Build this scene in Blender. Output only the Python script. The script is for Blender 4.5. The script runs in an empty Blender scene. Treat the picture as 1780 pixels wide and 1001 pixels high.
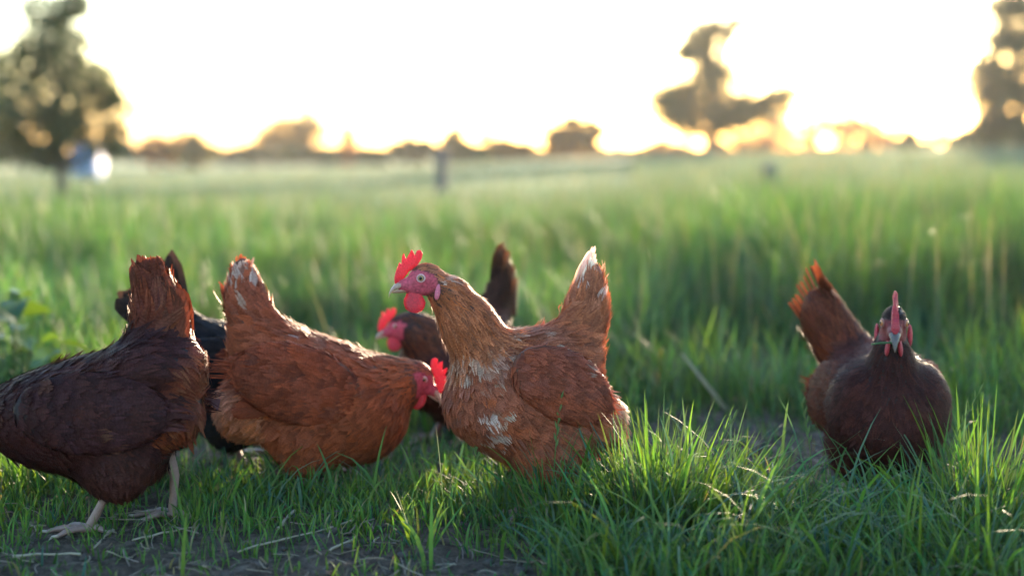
import bpy, bmesh, math
import numpy as np
from mathutils import Vector, Matrix

scene = bpy.context.scene
C = scene.collection
rng = np.random.default_rng(11)
R = math.radians

# ------------------------------------------------------------------ camera
CAM_H, F_PX, U0, V0, HORIZON = 0.58, 2472.2, 890.0, 500.5, 268.0   # photograph pixels (1780 wide)
TILT = math.atan((V0 - HORIZON) / F_PX)
cam_d = bpy.data.cameras.new('camera')
cam = bpy.data.objects.new('camera', cam_d); C.objects.link(cam)
cam.location = (0, 0, CAM_H)
cam.rotation_euler = (math.pi / 2 - TILT, 0, 0)
cam_d.lens = 50; cam_d.sensor_width = 36
cam_d.clip_start = 0.05; cam_d.clip_end = 5000
cam_d.dof.use_dof = True
cam_d.dof.focus_distance = 2.20
cam_d.dof.aperture_fstop = 1.7
scene.camera = cam

# ------------------------------------------------------------------ sky, sun, exposure
SUN_AZ, SUN_EL = R(17), R(6.5)
w = bpy.data.worlds.new('World'); scene.world = w; w.use_nodes = True
nt = w.node_tree; nt.nodes.clear()
sky = nt.nodes.new('ShaderNodeTexSky'); sky.sky_type = 'NISHITA'
sky.sun_disc = False; sky.sun_elevation = SUN_EL; sky.sun_rotation = SUN_AZ
sky.altitude = 100; sky.air_density = 1.3; sky.dust_density = 1.2; sky.ozone_density = 3.4
bg = nt.nodes.new('ShaderNodeBackground'); bg.inputs[1].default_value = 0.15
wo = nt.nodes.new('ShaderNodeOutputWorld')
nt.links.new(sky.outputs[0], bg.inputs[0]); nt.links.new(bg.outputs[0], wo.inputs[0])
sd = bpy.data.lights.new('sun', 'SUN'); sd.energy = 3.2; sd.angle = R(0.6); sd.color = (1.0, 0.76, 0.52)
so = bpy.data.objects.new('sun', sd); C.objects.link(so)
S = Vector((math.sin(SUN_AZ) * math.cos(SUN_EL), math.cos(SUN_AZ) * math.cos(SUN_EL), math.sin(SUN_EL)))
so.rotation_euler = (-S).to_track_quat('-Z', 'Y').to_euler()
so.location = (6, 20, 8)
scene.view_settings.view_transform = 'Standard'; scene.view_settings.look = 'None'
scene.view_settings.exposure = 3.35; scene.view_settings.gamma = 1.0
scene.view_settings.use_curve_mapping = False
scene.cycles.use_denoising = True
scene.cycles.max_bounces = 8
scene.cycles.transparent_max_bounces = 8
scene.cycles.sample_clamp_indirect = 6.0
HAZE_DENSITY = 0.0004

# ------------------------------------------------------------------ helpers
def ray(u, v):
    x, y = (u - U0) / F_PX, -(v - V0) / F_PX
    st, ct = math.sin(TILT), math.cos(TILT)
    return np.array([x, ct + y * st, -st + y * ct])

def at_depth(u, v, Y):
    d = ray(u, v); t = Y / d[1]
    return np.array([0, 0, CAM_H]) + d * t

def gz(x, y):
    x = np.asarray(x, float); y = np.asarray(y, float)
    near = 0.006 * np.sin(3.1 * x + 1.3 * y) + 0.005 * np.sin(5.3 * y - 2.2 * x + 1.0)
    far = np.clip((y - 8) / 60, 0, 1)
    far = far * far * (3 - 2 * far)
    side = np.clip((x + 5) / 30, -0.6, 1.2)
    return near + far * np.where(side > 0, 0.95, 0.55) * side + 0.05 * np.sin(x * 0.21 + 0.7) * np.clip((y - 6) / 20, 0, 1)

def ground_at(u, d):
    p = at_depth(u, HORIZON, d)
    return p[0], d

def mesh_np(name, V, F, mat=None, attrs=None, smooth=True):
    V = np.ascontiguousarray(V, dtype=np.float32); F = np.ascontiguousarray(F, dtype=np.int32)
    me = bpy.data.meshes.new(name)
    n, (m, k) = len(V), F.shape
    me.vertices.add(n); me.vertices.foreach_set('co', V.ravel())
    me.loops.add(m * k); me.loops.foreach_set('vertex_index', F.ravel())
    me.polygons.add(m)
    me.polygons.foreach_set('loop_start', np.arange(0, m * k, k, dtype=np.int32))
    me.update(calc_edges=True)
    if smooth:
        me.polygons.foreach_set('use_smooth', np.ones(m, dtype=bool))
    for an, arr in (attrs or {}).items():
        arr = np.asarray(arr, dtype=np.float32)
        if arr.shape[1] == 3 and an == 'col':
            arr = np.concatenate([arr, np.ones((len(arr), 1), np.float32)], 1)
        if arr.shape[1] == 4:
            a = me.attributes.new(an, 'FLOAT_COLOR', 'POINT'); a.data.foreach_set('color', np.ascontiguousarray(arr).ravel())
        else:
            a = me.attributes.new(an, 'FLOAT_VECTOR', 'POINT'); a.data.foreach_set('vector', np.ascontiguousarray(arr).ravel())
    if mat: me.materials.append(mat)
    me.update()
    return me

def link(name, me, parent=None, loc=None):
    o = bpy.data.objects.new(name, me); C.objects.link(o)
    if parent is not None: o.parent = parent
    if loc is not None: o.location = loc
    return o

def tag(o, label=None, cat=None, group=None, kind=None):
    if label: o['label'] = label
    if cat: o['category'] = cat
    if group: o['group'] = group
    if kind: o['kind'] = kind
    return o

def empty(name, loc, rz=0.0):
    o = bpy.data.objects.new(name, None); C.objects.link(o)
    o.empty_display_size = 0.05
    o.location = loc; o.rotation_euler = (0, 0, rz)
    return o

def join(parts):
    """parts: list of (V, F(quads), col or None) -> arrays"""
    Vs, Fs, Cs, off = [], [], [], 0
    for V, F, c in parts:
        Vs.append(V); Fs.append(np.asarray(F) + off); off += len(V)
        Cs.append(np.broadcast_to(np.asarray(c, float), (len(V), 3)))
    return np.concatenate(Vs), np.concatenate(Fs), np.concatenate(Cs)

def tube(pts, rad, seg=8, closed=True):
    pts = np.asarray(pts, float); rad = np.asarray(rad, float)
    n = len(pts); T = np.gradient(pts, axis=0); T /= np.linalg.norm(T, axis=1, keepdims=True) + 1e-12
    ref = np.array([0, 0, 1.0]) if abs(T[0, 2]) < 0.9 else np.array([1.0, 0, 0])
    V = []
    a = np.linspace(0, 2 * np.pi, seg, endpoint=False)
    for i in range(n):
        s = np.cross(T[i], ref); s /= np.linalg.norm(s) + 1e-12
        b = np.cross(s, T[i]); ref = b
        V.append(pts[i] + rad[i] * (np.cos(a)[:, None] * s + np.sin(a)[:, None] * b))
    V = np.concatenate(V)
    F = []
    for i in range(n - 1):
        for j in range(seg):
            F.append((i * seg + j, i * seg + (j + 1) % seg, (i + 1) * seg + (j + 1) % seg, (i + 1) * seg + j))
    return V, np.array(F)

# ------------------------------------------------------------------ materials
def new_mat(name):
    m = bpy.data.materials.new(name); m.use_nodes = True
    t = m.node_tree; t.nodes.clear()
    o = t.nodes.new('ShaderNodeOutputMaterial')
    return m, t, o
def N(t, typ, **kw):
    n = t.nodes.new(typ)
    for k, v in kw.items():
        if k.startswith('i_'):
            n.inputs[k[2:]].default_value = v
        else: setattr(n, k, v)
    return n
def L(t, a, b): t.links.new(a, b)
def mixcol(t, fac, a, b, mode='MIX'):
    n = t.nodes.new('ShaderNodeMix'); n.data_type = 'RGBA'; n.blend_type = mode
    for sock, v in ((n.inputs[0], fac), (n.inputs[6], a), (n.inputs[7], b)):
        if hasattr(v, 'is_output'): t.links.new(v, sock)
        elif isinstance(v, (int, float)): sock.default_value = v
        else: sock.default_value = (*v, 1)
    return n.outputs[2]
def math_n(t, op, a, b=None, clamp=False):
    n = t.nodes.new('ShaderNodeMath'); n.operation = op; n.use_clamp = clamp
    for s, v in ((n.inputs[0], a), (n.inputs[1], b)):
        if v is None: continue
        if hasattr(v, 'is_output'): t.links.new(v, s)
        else: s.default_value = v
    return n.outputs[0]
def ramp(t, fac, stops):
    n = t.nodes.new('ShaderNodeValToRGB'); e = n.color_ramp.elements
    while len(e) < len(stops): e.new(0.5)
    for i, (p, c) in enumerate(stops): e[i].position = p; e[i].color = (*c, 1)
    t.links.new(fac, n.inputs[0]); return n.outputs[0]

def mat_leafy(name, trans=0.4, rough=0.42, tint=(1.25, 1.15, 0.45), noise=8.0, var=0.35, spec=0.4):
    m, t, o = new_mat(name)
    a = N(t, 'ShaderNodeAttribute', attribute_name='col')
    geo = N(t, 'ShaderNodeNewGeometry')
    nz = N(t, 'ShaderNodeTexNoise'); nz.inputs['Scale'].default_value = noise; nz.inputs['Detail'].default_value = 3
    L(t, geo.outputs['Position'], nz.inputs['Vector'])
    v = math_n(t, 'ADD', math_n(t, 'MULTIPLY', nz.outputs['Fac'], 2 * var), 1 - var)
    vc = N(t, 'ShaderNodeCombineColor'); 
    for i in range(3): L(t, v, vc.inputs[i])
    col = mixcol(t, 1.0, a.outputs['Color'], vc.outputs[0], 'MULTIPLY')
    p = N(t, 'ShaderNodeBsdfPrincipled'); L(t, col, p.inputs['Base Color'])
    p.inputs['Roughness'].default_value = rough; p.inputs['Specular IOR Level'].default_value = spec
    tr = N(t, 'ShaderNodeBsdfTranslucent')
    L(t, mixcol(t, 1.0, col, tint, 'MULTIPLY'), tr.inputs['Color'])
    mx = N(t, 'ShaderNodeMixShader'); mx.inputs[0].default_value = trans
    L(t, p.outputs[0], mx.inputs[1]); L(t, tr.outputs[0], mx.inputs[2]); L(t, mx.outputs[0], o.inputs[0])
    return m

def mat_feather():
    m, t, o = new_mat('feather')
    a = N(t, 'ShaderNodeAttribute', attribute_name='col')
    f = N(t, 'ShaderNodeAttribute', attribute_name='fc')       # s along, t across, random
    sx = N(t, 'ShaderNodeSeparateXYZ'); L(t, f.outputs['Vector'], sx.inputs[0])
    s, tt, rd = sx.outputs
    ab = math_n(t, 'ABSOLUTE', tt)
    ph = math_n(t, 'ADD', math_n(t, 'MULTIPLY', s, 46.0), math_n(t, 'MULTIPLY', ab, -19.0))
    nz = N(t, 'ShaderNodeTexNoise'); nz.inputs['Scale'].default_value = 420; nz.inputs['Detail'].default_value = 2
    tc = N(t, 'ShaderNodeTexCoord'); L(t, tc.outputs['Object'], nz.inputs['Vector'])
    ph = math_n(t, 'ADD', ph, math_n(t, 'MULTIPLY', nz.outputs['Fac'], 7.0))
    wv = math_n(t, 'SINE', ph)
    rach = math_n(t, 'LESS_THAN', ab, 0.06)
    val = math_n(t, 'ADD', math_n(t, 'MULTIPLY', wv, 0.13), 1.0)
    n2 = N(t, 'ShaderNodeTexNoise'); n2.inputs['Scale'].default_value = 95; n2.inputs['Detail'].default_value = 3
    L(t, tc.outputs['Object'], n2.inputs['Vector'])
    val = math_n(t, 'MULTIPLY', val, math_n(t, 'ADD', math_n(t, 'MULTIPLY', n2.outputs['Fac'], 0.7), 0.65))
    cc = N(t, 'ShaderNodeCombineColor')
    for i in range(3): L(t, val, cc.inputs[i])
    col = mixcol(t, 1.0, a.outputs['Color'], cc.outputs[0], 'MULTIPLY')
    # the thin outer fringe of a feather is a little paler than its vane
    edge = math_n(t, 'MULTIPLY', math_n(t, 'POWER', s, 6.0), 0.3, True)
    pale = mixcol(t, 1.0, col, (1.7, 1.6, 1.5), 'MULTIPLY')
    col = mixcol(t, edge, col, pale)
    bp = N(t, 'ShaderNodeBump'); bp.inputs['Strength'].default_value = 0.35; bp.inputs['Distance'].default_value = 0.0008
    L(t, wv, bp.inputs['Height'])
    p = N(t, 'ShaderNodeBsdfPrincipled'); L(t, col, p.inputs['Base Color'])
    p.inputs['Roughness'].default_value = 0.55; p.inputs['Specular IOR Level'].default_value = 0.08
    p.inputs['Sheen Weight'].default_value = 0.0; p.inputs['Sheen Roughness'].default_value = 0.4
    L(t, bp.outputs[0], p.inputs['Normal'])
    tr = N(t, 'ShaderNodeBsdfTranslucent'); L(t, mixcol(t, 1.0, col, (1.4, 1.2, 1.05), 'MULTIPLY'), tr.inputs['Color'])
    mx = N(t, 'ShaderNodeMixShader'); mx.inputs[0].default_value = 0.2
    L(t, p.outputs[0], mx.inputs[1]); L(t, tr.outputs[0], mx.inputs[2]); L(t, mx.outputs[0], o.inputs[0])
    return m

def mat_skin():       # face, body under the feathers
    m, t, o = new_mat('hen_skin')
    a = N(t, 'ShaderNodeAttribute', attribute_name='col')
    tc = N(t, 'ShaderNodeTexCoord')
    nz = N(t, 'ShaderNodeTexNoise'); nz.inputs['Scale'].default_value = 260; nz.inputs['Detail'].default_value = 4
    L(t, tc.outputs['Object'], nz.inputs['Vector'])
    v = ramp(t, nz.outputs['Fac'], [(0.3, (0.55, 0.5, 0.55)), (0.7, (1.25, 1.25, 1.25))])
    col = mixcol(t, 1.0, a.outputs['Color'], v, 'MULTIPLY')
    bp = N(t, 'ShaderNodeBump'); bp.inputs['Strength'].default_value = 0.6; bp.inputs['Distance'].default_value = 0.001
    L(t, nz.outputs['Fac'], bp.inputs['Height'])
    p = N(t, 'ShaderNodeBsdfPrincipled'); L(t, col, p.inputs['Base Color']); L(t, bp.outputs[0], p.inputs['Normal'])
    p.inputs['Roughness'].default_value = 0.55; p.inputs['Specular IOR Level'].default_value = 0.2
    L(t, p.outputs[0], o.inputs[0]); return m

def mat_flesh(name, col, rough=0.55, sss=0.4, trans=0.0):   # comb, wattles
    m, t, o = new_mat(name)
    tc = N(t, 'ShaderNodeTexCoord')
    nz = N(t, 'ShaderNodeTexNoise'); nz.inputs['Scale'].default_value = 420; nz.inputs['Detail'].default_value = 3
    L(t, tc.outputs['Object'], nz.inputs['Vector'])
    c = mixcol(t, nz.outputs['Fac'], tuple(x * 0.45 for x in col), tuple(min(1, x * 1.5) for x in col))
    bp = N(t, 'ShaderNodeBump'); bp.inputs['Strength'].default_value = 0.9; bp.inputs['Distance'].default_value = 0.0015
    L(t, nz.outputs['Fac'], bp.inputs['Height'])
    p = N(t, 'ShaderNodeBsdfPrincipled'); L(t, c, p.inputs['Base Color']); L(t, bp.outputs[0], p.inputs['Normal'])
    p.inputs['Roughness'].default_value = rough
    p.inputs['Subsurface Weight'].default_value = sss; p.inputs['Subsurface Radius'].default_value = (1, 0.25, 0.15)
    p.inputs['Subsurface Scale'].default_value = 0.004
    if trans:
        tr = N(t, 'ShaderNodeBsdfTranslucent'); L(t, c, tr.inputs['Color'])
        mx = N(t, 'ShaderNodeMixShader'); mx.inputs[0].default_value = trans
        L(t, p.outputs[0], mx.inputs[1]); L(t, tr.outputs[0], mx.inputs[2]); L(t, mx.outputs[0], o.inputs[0])
    else: L(t, p.outputs[0], o.inputs[0])
    return m

def mat_plain(name, col, rough=0.5, nscale=60.0, var=0.35, bump=0.3, dist=0.002):
    m, t, o = new_mat(name)
    tc = N(t, 'ShaderNodeTexCoord')
    nz = N(t, 'ShaderNodeTexNoise'); nz.inputs['Scale'].default_value = nscale; nz.inputs['Detail'].default_value = 5
    L(t, tc.outputs['Object'], nz.inputs['Vector'])
    c = mixcol(t, nz.outputs['Fac'], tuple(x * (1 - var) for x in col), tuple(min(1, x * (1 + var)) for x in col))
    bp = N(t, 'ShaderNodeBump'); bp.inputs['Strength'].default_value = bump; bp.inputs['Distance'].default_value = dist
    L(t, nz.outputs['Fac'], bp.inputs['Height'])
    p = N(t, 'ShaderNodeBsdfPrincipled'); L(t, c, p.inputs['Base Color']); L(t, bp.outputs[0], p.inputs['Normal'])
    p.inputs['Roughness'].default_value = rough
    L(t, p.outputs[0], o.inputs[0]); return m

def mat_eye(name, iris):
    m, t, o = new_mat(name)
    tc = N(t, 'ShaderNodeTexCoord'); sp = N(t, 'ShaderNodeSeparateXYZ'); L(t, tc.outputs['Object'], sp.inputs[0])
    r = math_n(t, 'SQRT', math_n(t, 'ADD', math_n(t, 'POWER', sp.outputs[0], 2.0), math_n(t, 'POWER', sp.outputs[1], 2.0)))
    rr = math_n(t, 'DIVIDE', r, 0.0055)
    n = t.nodes.new('ShaderNodeValToRGB'); e = n.color_ramp.elements
    st = [(0.0, (0.004, 0.004, 0.004)), (0.40, (0.004, 0.004, 0.004)), (0.46, tuple(c * 0.5 for c in iris)), (0.62, iris), (0.82, tuple(c * 0.4 for c in iris)), (0.88, (0.02, 0.01, 0.01))]
    while len(e) < len(st): e.new(0.5)
    for i, (pp, c) in enumerate(st): e[i].position = pp; e[i].color = (*c, 1)
    L(t, rr, n.inputs[0])
    p = N(t, 'ShaderNodeBsdfPrincipled'); L(t, n.outputs[0], p.inputs['Base Color'])
    p.inputs['Roughness'].default_value = 0.08; p.inputs['Specular IOR Level'].default_value = 0.35
    L(t, p.outputs[0], o.inputs[0]); return m

M_FEATHER = mat_feather(); M_SKIN = mat_skin()
M_COMB = mat_flesh('comb_red', (0.62, 0.028, 0.045), trans=0.3)
M_COMB_DARK = mat_flesh('comb_deep_red', (0.42, 0.026, 0.042), trans=0.2)
M_LOBE = mat_flesh('ear_lobe_pink', (0.60, 0.12, 0.17))
M_BEAK = mat_flesh('beak_horn', (0.36, 0.19, 0.13), rough=0.35, sss=0.1)
M_BEAK_D = mat_flesh('beak_dark_horn', (0.075, 0.05, 0.04), rough=0.35, sss=0.1)
M_RING = mat_flesh('eye_rim', (0.60, 0.32, 0.30), rough=0.45, sss=0.2)
M_RING_D = mat_flesh('dark_eye_rim', (0.24, 0.07, 0.06), rough=0.5, sss=0.1)
M_LEG = mat_plain('leg_scales', (0.20, 0.11, 0.09), 0.55, 300, 0.35, 0.6, 0.001)
M_CLAW = mat_plain('claw_horn', (0.30, 0.22, 0.16), 0.4, 100)
M_EYE = mat_eye('eye_amber', (0.42, 0.24, 0.10)); M_EYE_O = mat_eye('eye_orange', (0.62, 0.22, 0.08))
M_GRASS = mat_leafy('grass_blade', 0.42, 0.58, (1.2, 1.2, 0.40), 40.0, 0.25, 0.22)
M_MEADOW = mat_leafy('meadow_blade', 0.35, 0.7, (1.05, 1.15, 0.75), 12.0, 0.25, 0.12)
M_TALL = mat_leafy('tall_grass_blade', 0.42, 0.55, (1.12, 1.22, 0.5), 40.0, 0.25, 0.25)
M_LEAF = mat_leafy('tree_leaf', 0.5, 0.5, (1.7, 1.0, 0.35), 2.0, 0.3, 0.3)
M_LEAF_DARK = mat_leafy('dark_tree_leaf', 0.3, 0.5, (1.2, 1.05, 0.5), 2.0, 0.3, 0.3)
M_WEED = mat_leafy('weed_leaf', 0.4, 0.45, (1.3, 1.2, 0.35), 30.0, 0.3, 0.4)
M_BARK = mat_plain('bark', (0.07, 0.055, 0.045), 0.9, 12, 0.5, 0.8, 0.02)
M_POST = mat_plain('weathered_wood', (0.085, 0.075, 0.068), 0.85, 14, 0.4, 0.6, 0.01)
M_STRAW = mat_leafy('dry_straw', 0.12, 0.6, (1.2, 1.0, 0.7), 60.0, 0.35, 0.25)
M_CLOD = mat_plain('soil_clod', (0.048, 0.032, 0.024), 0.95, 90, 0.5, 0.9, 0.004)
M_WRAP = mat_plain('bale_wrap', (0.24, 0.34, 0.58), 0.65, 6, 0.12, 0.4, 0.02)

def mat_ground():
    m, t, o = new_mat('ground_soil_and_turf')
    g = N(t, 'ShaderNodeNewGeometry')
    def noise(sc, det=6, rough=0.6):
        n = N(t, 'ShaderNodeTexNoise'); n.inputs['Scale'].default_value = sc; n.inputs['Detail'].default_value = det
        n.inputs['Roughness'].default_value = rough; L(t, g.outputs['Position'], n.inputs['Vector']); return n.outputs['Fac']
    soil = ramp(t, noise(38, 8, 0.7), [(0.25, (0.022, 0.013, 0.009)), (0.45, (0.062, 0.040, 0.029)), (0.6, (0.12, 0.085, 0.064)), (0.75, (0.24, 0.185, 0.145))])
    turf = ramp(t, noise(1.3, 5), [(0.3, (0.045, 0.085, 0.018)), (0.7, (0.085, 0.13, 0.035))])
    pasture = ramp(t, noise(0.12, 4), [(0.3, (0.10, 0.16, 0.06)), (0.7, (0.16, 0.21, 0.09))])
    sp = N(t, 'ShaderNodeSeparateXYZ'); L(t, g.outputs['Position'], sp.inputs[0])
    k1 = N(t, 'ShaderNodeMapRange'); k1.inputs[1].default_value = 3.3; k1.inputs[2].default_value = 4.6; L(t, sp.outputs[1], k1.inputs[0])
    k2 = N(t, 'ShaderNodeMapRange'); k2.inputs[1].default_value = 14; k2.inputs[2].default_value = 22; L(t, sp.outputs[1], k2.inputs[0])
    c = mixcol(t, k2.outputs[0], mixcol(t, k1.outputs[0], soil, turf), pasture)
    bp = N(t, 'ShaderNodeBump'); bp.inputs['Strength'].default_value = 1.0; bp.inputs['Distance'].default_value = 0.012
    L(t, noise(70, 9, 0.75), bp.inputs['Height'])
    p = N(t, 'ShaderNodeBsdfPrincipled'); L(t, c, p.inputs['Base Color']); L(t, bp.outputs[0], p.inputs['Normal'])
    p.inputs['Roughness'].default_value = 0.95; p.inputs['Specular IOR Level'].default_value = 0.15
    L(t, p.outputs[0], o.inputs[0]); return m
M_GROUND = mat_ground()

# ------------------------------------------------------------------ ground (one sheet to the horizon)
def vnoise(x, y, seed=0):
    r = np.random.default_rng(seed); tab = r.random((64, 64))
    xi, yi = np.floor(x).astype(int), np.floor(y).astype(int); fx, fy = x - xi, y - yi
    fx = fx * fx * (3 - 2 * fx); fy = fy * fy * (3 - 2 * fy)
    g = lambda a, b: tab[a % 64, b % 64]
    return (g(xi, yi) * (1 - fx) + g(xi + 1, yi) * fx) * (1 - fy) + (g(xi, yi + 1) * (1 - fx) + g(xi + 1, yi + 1) * fx) * fy
def rough_soil(x, y):
    n = vnoise(x * 22, y * 22, 3) * 0.6 + vnoise(x * 55, y * 55, 4) * 0.3 + vnoise(x * 120, y * 120, 5) * 0.15
    return (n - 0.5) * 0.022
def build_ground():
    xs = np.concatenate([-np.geomspace(300, 1.5, 60), np.linspace(-1.45, 1.45, 330), np.geomspace(1.5, 300, 60)])
    ys = np.concatenate([-np.geomspace(60, 0.5, 20), np.linspace(-0.3, 1.4, 8), np.linspace(1.5, 3.6, 240), np.geomspace(3.65, 420, 110)])
    X, Y = np.meshgrid(xs, ys)
    Z = gz(X, Y)
    nearw = np.clip((4.0 - Y) / 0.6, 0, 1) * np.clip((Y - 1.0) / 0.5, 0, 1) * np.clip((1.7 - abs(X)) / 0.3, 0, 1)
    Z = Z + rough_soil(X, Y) * nearw
    V = np.stack([X, Y, Z], -1).reshape(-1, 3)
    nx, ny = len(xs), len(ys)
    i = np.arange(nx - 1); j = np.arange(ny - 1)
    I, J = np.meshgrid(i, j); a = (J * nx + I).ravel()
    F = np.stack([a, a + 1, a + nx + 1, a + nx], 1)
    return tag(link('ground', mesh_np('ground', V, F, M_GROUND)), kind='structure')
build_ground()

# ------------------------------------------------------------------ trees and far hedgerow
def leaf_cloud(centres, radii, count, size, col, r):
    """leaf quads in a set of clumps, denser towards each clump's shell"""
    radii = np.asarray(radii); wgt = radii ** 1.5 / (radii ** 1.5).sum()
    k = r.choice(len(radii), count, p=wgt)
    d = r.normal(size=(count, 3)); d /= np.linalg.norm(d, axis=1, keepdims=True)
    rr = radii[k] * (r.random(count) ** 0.45) * (0.65 + 0.65 * r.random(count))
    # sub-clumping: leaves gather on twigs
    P = np.asarray(centres)[k] + d * rr[:, None] * np.array([1, 1, 0.85])
    tw = r.normal(size=(count // 9 + 1, 3)) * 0.06
    P = P + tw[r.integers(0, len(tw), count)] * radii[k][:, None]
    a = r.normal(size=(count, 3)); a /= np.linalg.norm(a, axis=1, keepdims=True)
    b = np.cross(a, r.normal(size=(count, 3))); b /= np.linalg.norm(b, axis=1, keepdims=True)
    s = size * (0.6 + 0.8 * r.random(count))[:, None]
    V = np.stack([P - a * s, P - b * s * 0.45, P + a * s, P + b * s * 0.45], 1).reshape(-1, 3)
    F = np.arange(count * 4).reshape(-1, 4)
    c = np.asarray(col) * (0.65 + 0.7 * r.random(count))[:, None]
    return V, F, np.repeat(c, 4, axis=0)

def tree(name, label, cat, base_u, depth, blobs, leaf, count, col, trunk_r, group=None, seed=1, flat=0.8, dense=1.0, grow=0.0):
    r = np.random.default_rng(seed)
    blobs = [(u, v, rad + grow) for (u, v, rad) in blobs]
    x0 = at_depth(base_u, HORIZON, depth)[0]
    z0 = float(gz(x0, depth))
    root = empty(name, (x0, depth, z0)); tag(root, label, cat, group)
    sc = depth / F_PX
    cs, rs = [], []
    for (u, v, rad) in blobs:
        p = at_depth(u, v, depth)
        p[1] += r.uniform(-1, 1) * rad * sc * flat
        cs.append(p - np.array([x0, depth, z0])); rs.append(rad * sc)
    cs = np.array(cs)
    V, F, c = leaf_cloud(cs, rs, int(count * dense), leaf, col, r)
    tag(link('crown', mesh_np('crown', V, F, M_LEAF_DARK if col is DKGREEN else M_LEAF, {'col': c}, smooth=False), root))
    top = cs[np.argmax(cs[:, 2])]
    # trunk: from the ground to near the top, limbs to each clump
    n = 9; ts = np.linspace(0, 1, n)
    mid = cs.mean(0)
    axis = np.stack([top[0] * ts ** 2 + 0.25 * (mid[0] - top[0]) * np.sin(np.pi * ts) * 0.5, top[1] * ts ** 2 * 0.5, -0.1 + (top[2] + 0.1) * ts], 1)
    parts = [(*tube(axis, trunk_r * (1 - 0.85 * ts) + 0.15 * trunk_r * np.exp(-ts * 25)), (1, 1, 1))]
    for cpt, rad in zip(cs, rs):
        h = np.clip((cpt[2] - 0.6 * rad) / max(top[2], 1e-3) - 0.12, 0.15, 0.9)
        st = np.array([np.interp(h, ts, axis[:, q]) for q in range(3)])
        k = np.linspace(0, 1, 5)[:, None]
        pl = st + (cpt - st) * k + np.array([0, 0, -0.12]) * rad * np.sin(np.pi * k)
        parts.append((*tube(pl, trunk_r * 0.38 * (1 - h * 0.6) * (1 - 0.8 * k[:, 0]), 6), (1, 1, 1)))
    V, F, _ = join(parts)
    link('trunk', mesh_np('trunk', V, F, M_BARK), root)
    return root

DKGREEN = (0.042, 0.072, 0.028); OLIVE = (0.12, 0.10, 0.03); MIDGREEN = (0.06, 0.085, 0.03); RUST_GLOW = (0.20, 0.085, 0.022)  # the rusty foliage colour has orange sunset glow painted in
tree('orchard_tree', 'young leafy tree at far left with thin dark trunk in the field', 'tree', 107, 17.5,
     [(30, 190, 55), (105, 195, 62), (175, 190, 42), (55, 252, 46), (150, 245, 44), (28, 128, 46), (105, 125, 44), (180, 135, 30),
      (196, 225, 24), (75, 60, 38), (112, 20, 36), (60, 12, 28), (100, -45, 44), (70, -95, 36), (120, -100, 30), (-40, 175, 60), (-60, 245, 50), (5, 255, 40),
      (-30, 110, 40), (140, 75, 20), (88, 92, 26), (95, 40, 24), (205, 175, 20), (140, 5, 24), (198, 262, 20), (60, 160, 34), (140, 160, 34), (70, 215, 34), (130, 215, 30), (10, 215, 34), (65, 115, 30), (140, 110, 26), (175, 165, 26), (100, 75, 26), (45, 85, 24), (90, 270, 26), (180, 252, 17)], 0.055, 7800, DKGREEN, 0.075, seed=3, dense=.95, grow=5)
tree('field_tree', 'dark spreading tree with a tall twisted top right of centre on horizon', 'tree', 1235, 62,
     [(1185, 182, 40), (1215, 205, 36), (1240, 172, 40), (1160, 186, 28), (1172, 208, 22), (1280, 180, 34), (1318, 178, 27), (1348, 174, 22), (1368, 166, 13), (1205, 160, 22), (1215, 226, 18), (1250, 218, 20), (1290, 208, 18), (1325, 198, 14),
      (1265, 192, 26), (1300, 188, 24), (1335, 184, 18), (1180, 160, 20), (1150, 172, 14), (1242, 132, 19), (1216, 132, 12), (1262, 124, 13), (1240, 108, 15), (1222, 106, 13), (1198, 90, 15), (1236, 74, 20), (1205, 64, 19), (1228, 50, 17), (1252, 44, 17), (1284, 42, 15), (1262, 60, 12), (1186, 94, 13), (1215, 82, 18)], 0.17, 5200, DKGREEN, 0.30, seed=5, dense=1.35, grow=13)
tree('tall_tree', 'tall tree cut by the right edge with sunset light between its leaves', 'tree', 1770, 66,
     [(1745, 20, 34), (1780, 10, 40), (1735, 70, 28), (1775, 80, 40), (1720, 125, 34), (1760, 135, 40), (1705, 165, 22), (1740, 185, 28), (1790, 170, 40),
      (1820, 60, 50), (1830, 140, 50), (1735, 225, 20), (1775, 232, 20), (1700, 228, 14), (1760, -40, 40), (1800, -70, 40), (1715, 205, 16), (1755, 215, 18), (1840, 210, 34)], 0.19, 4600, DKGREEN, 0.25, seed=6, dense=1.8, grow=8)
HG = 'trees and bushes along the far hedgerow'
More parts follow.
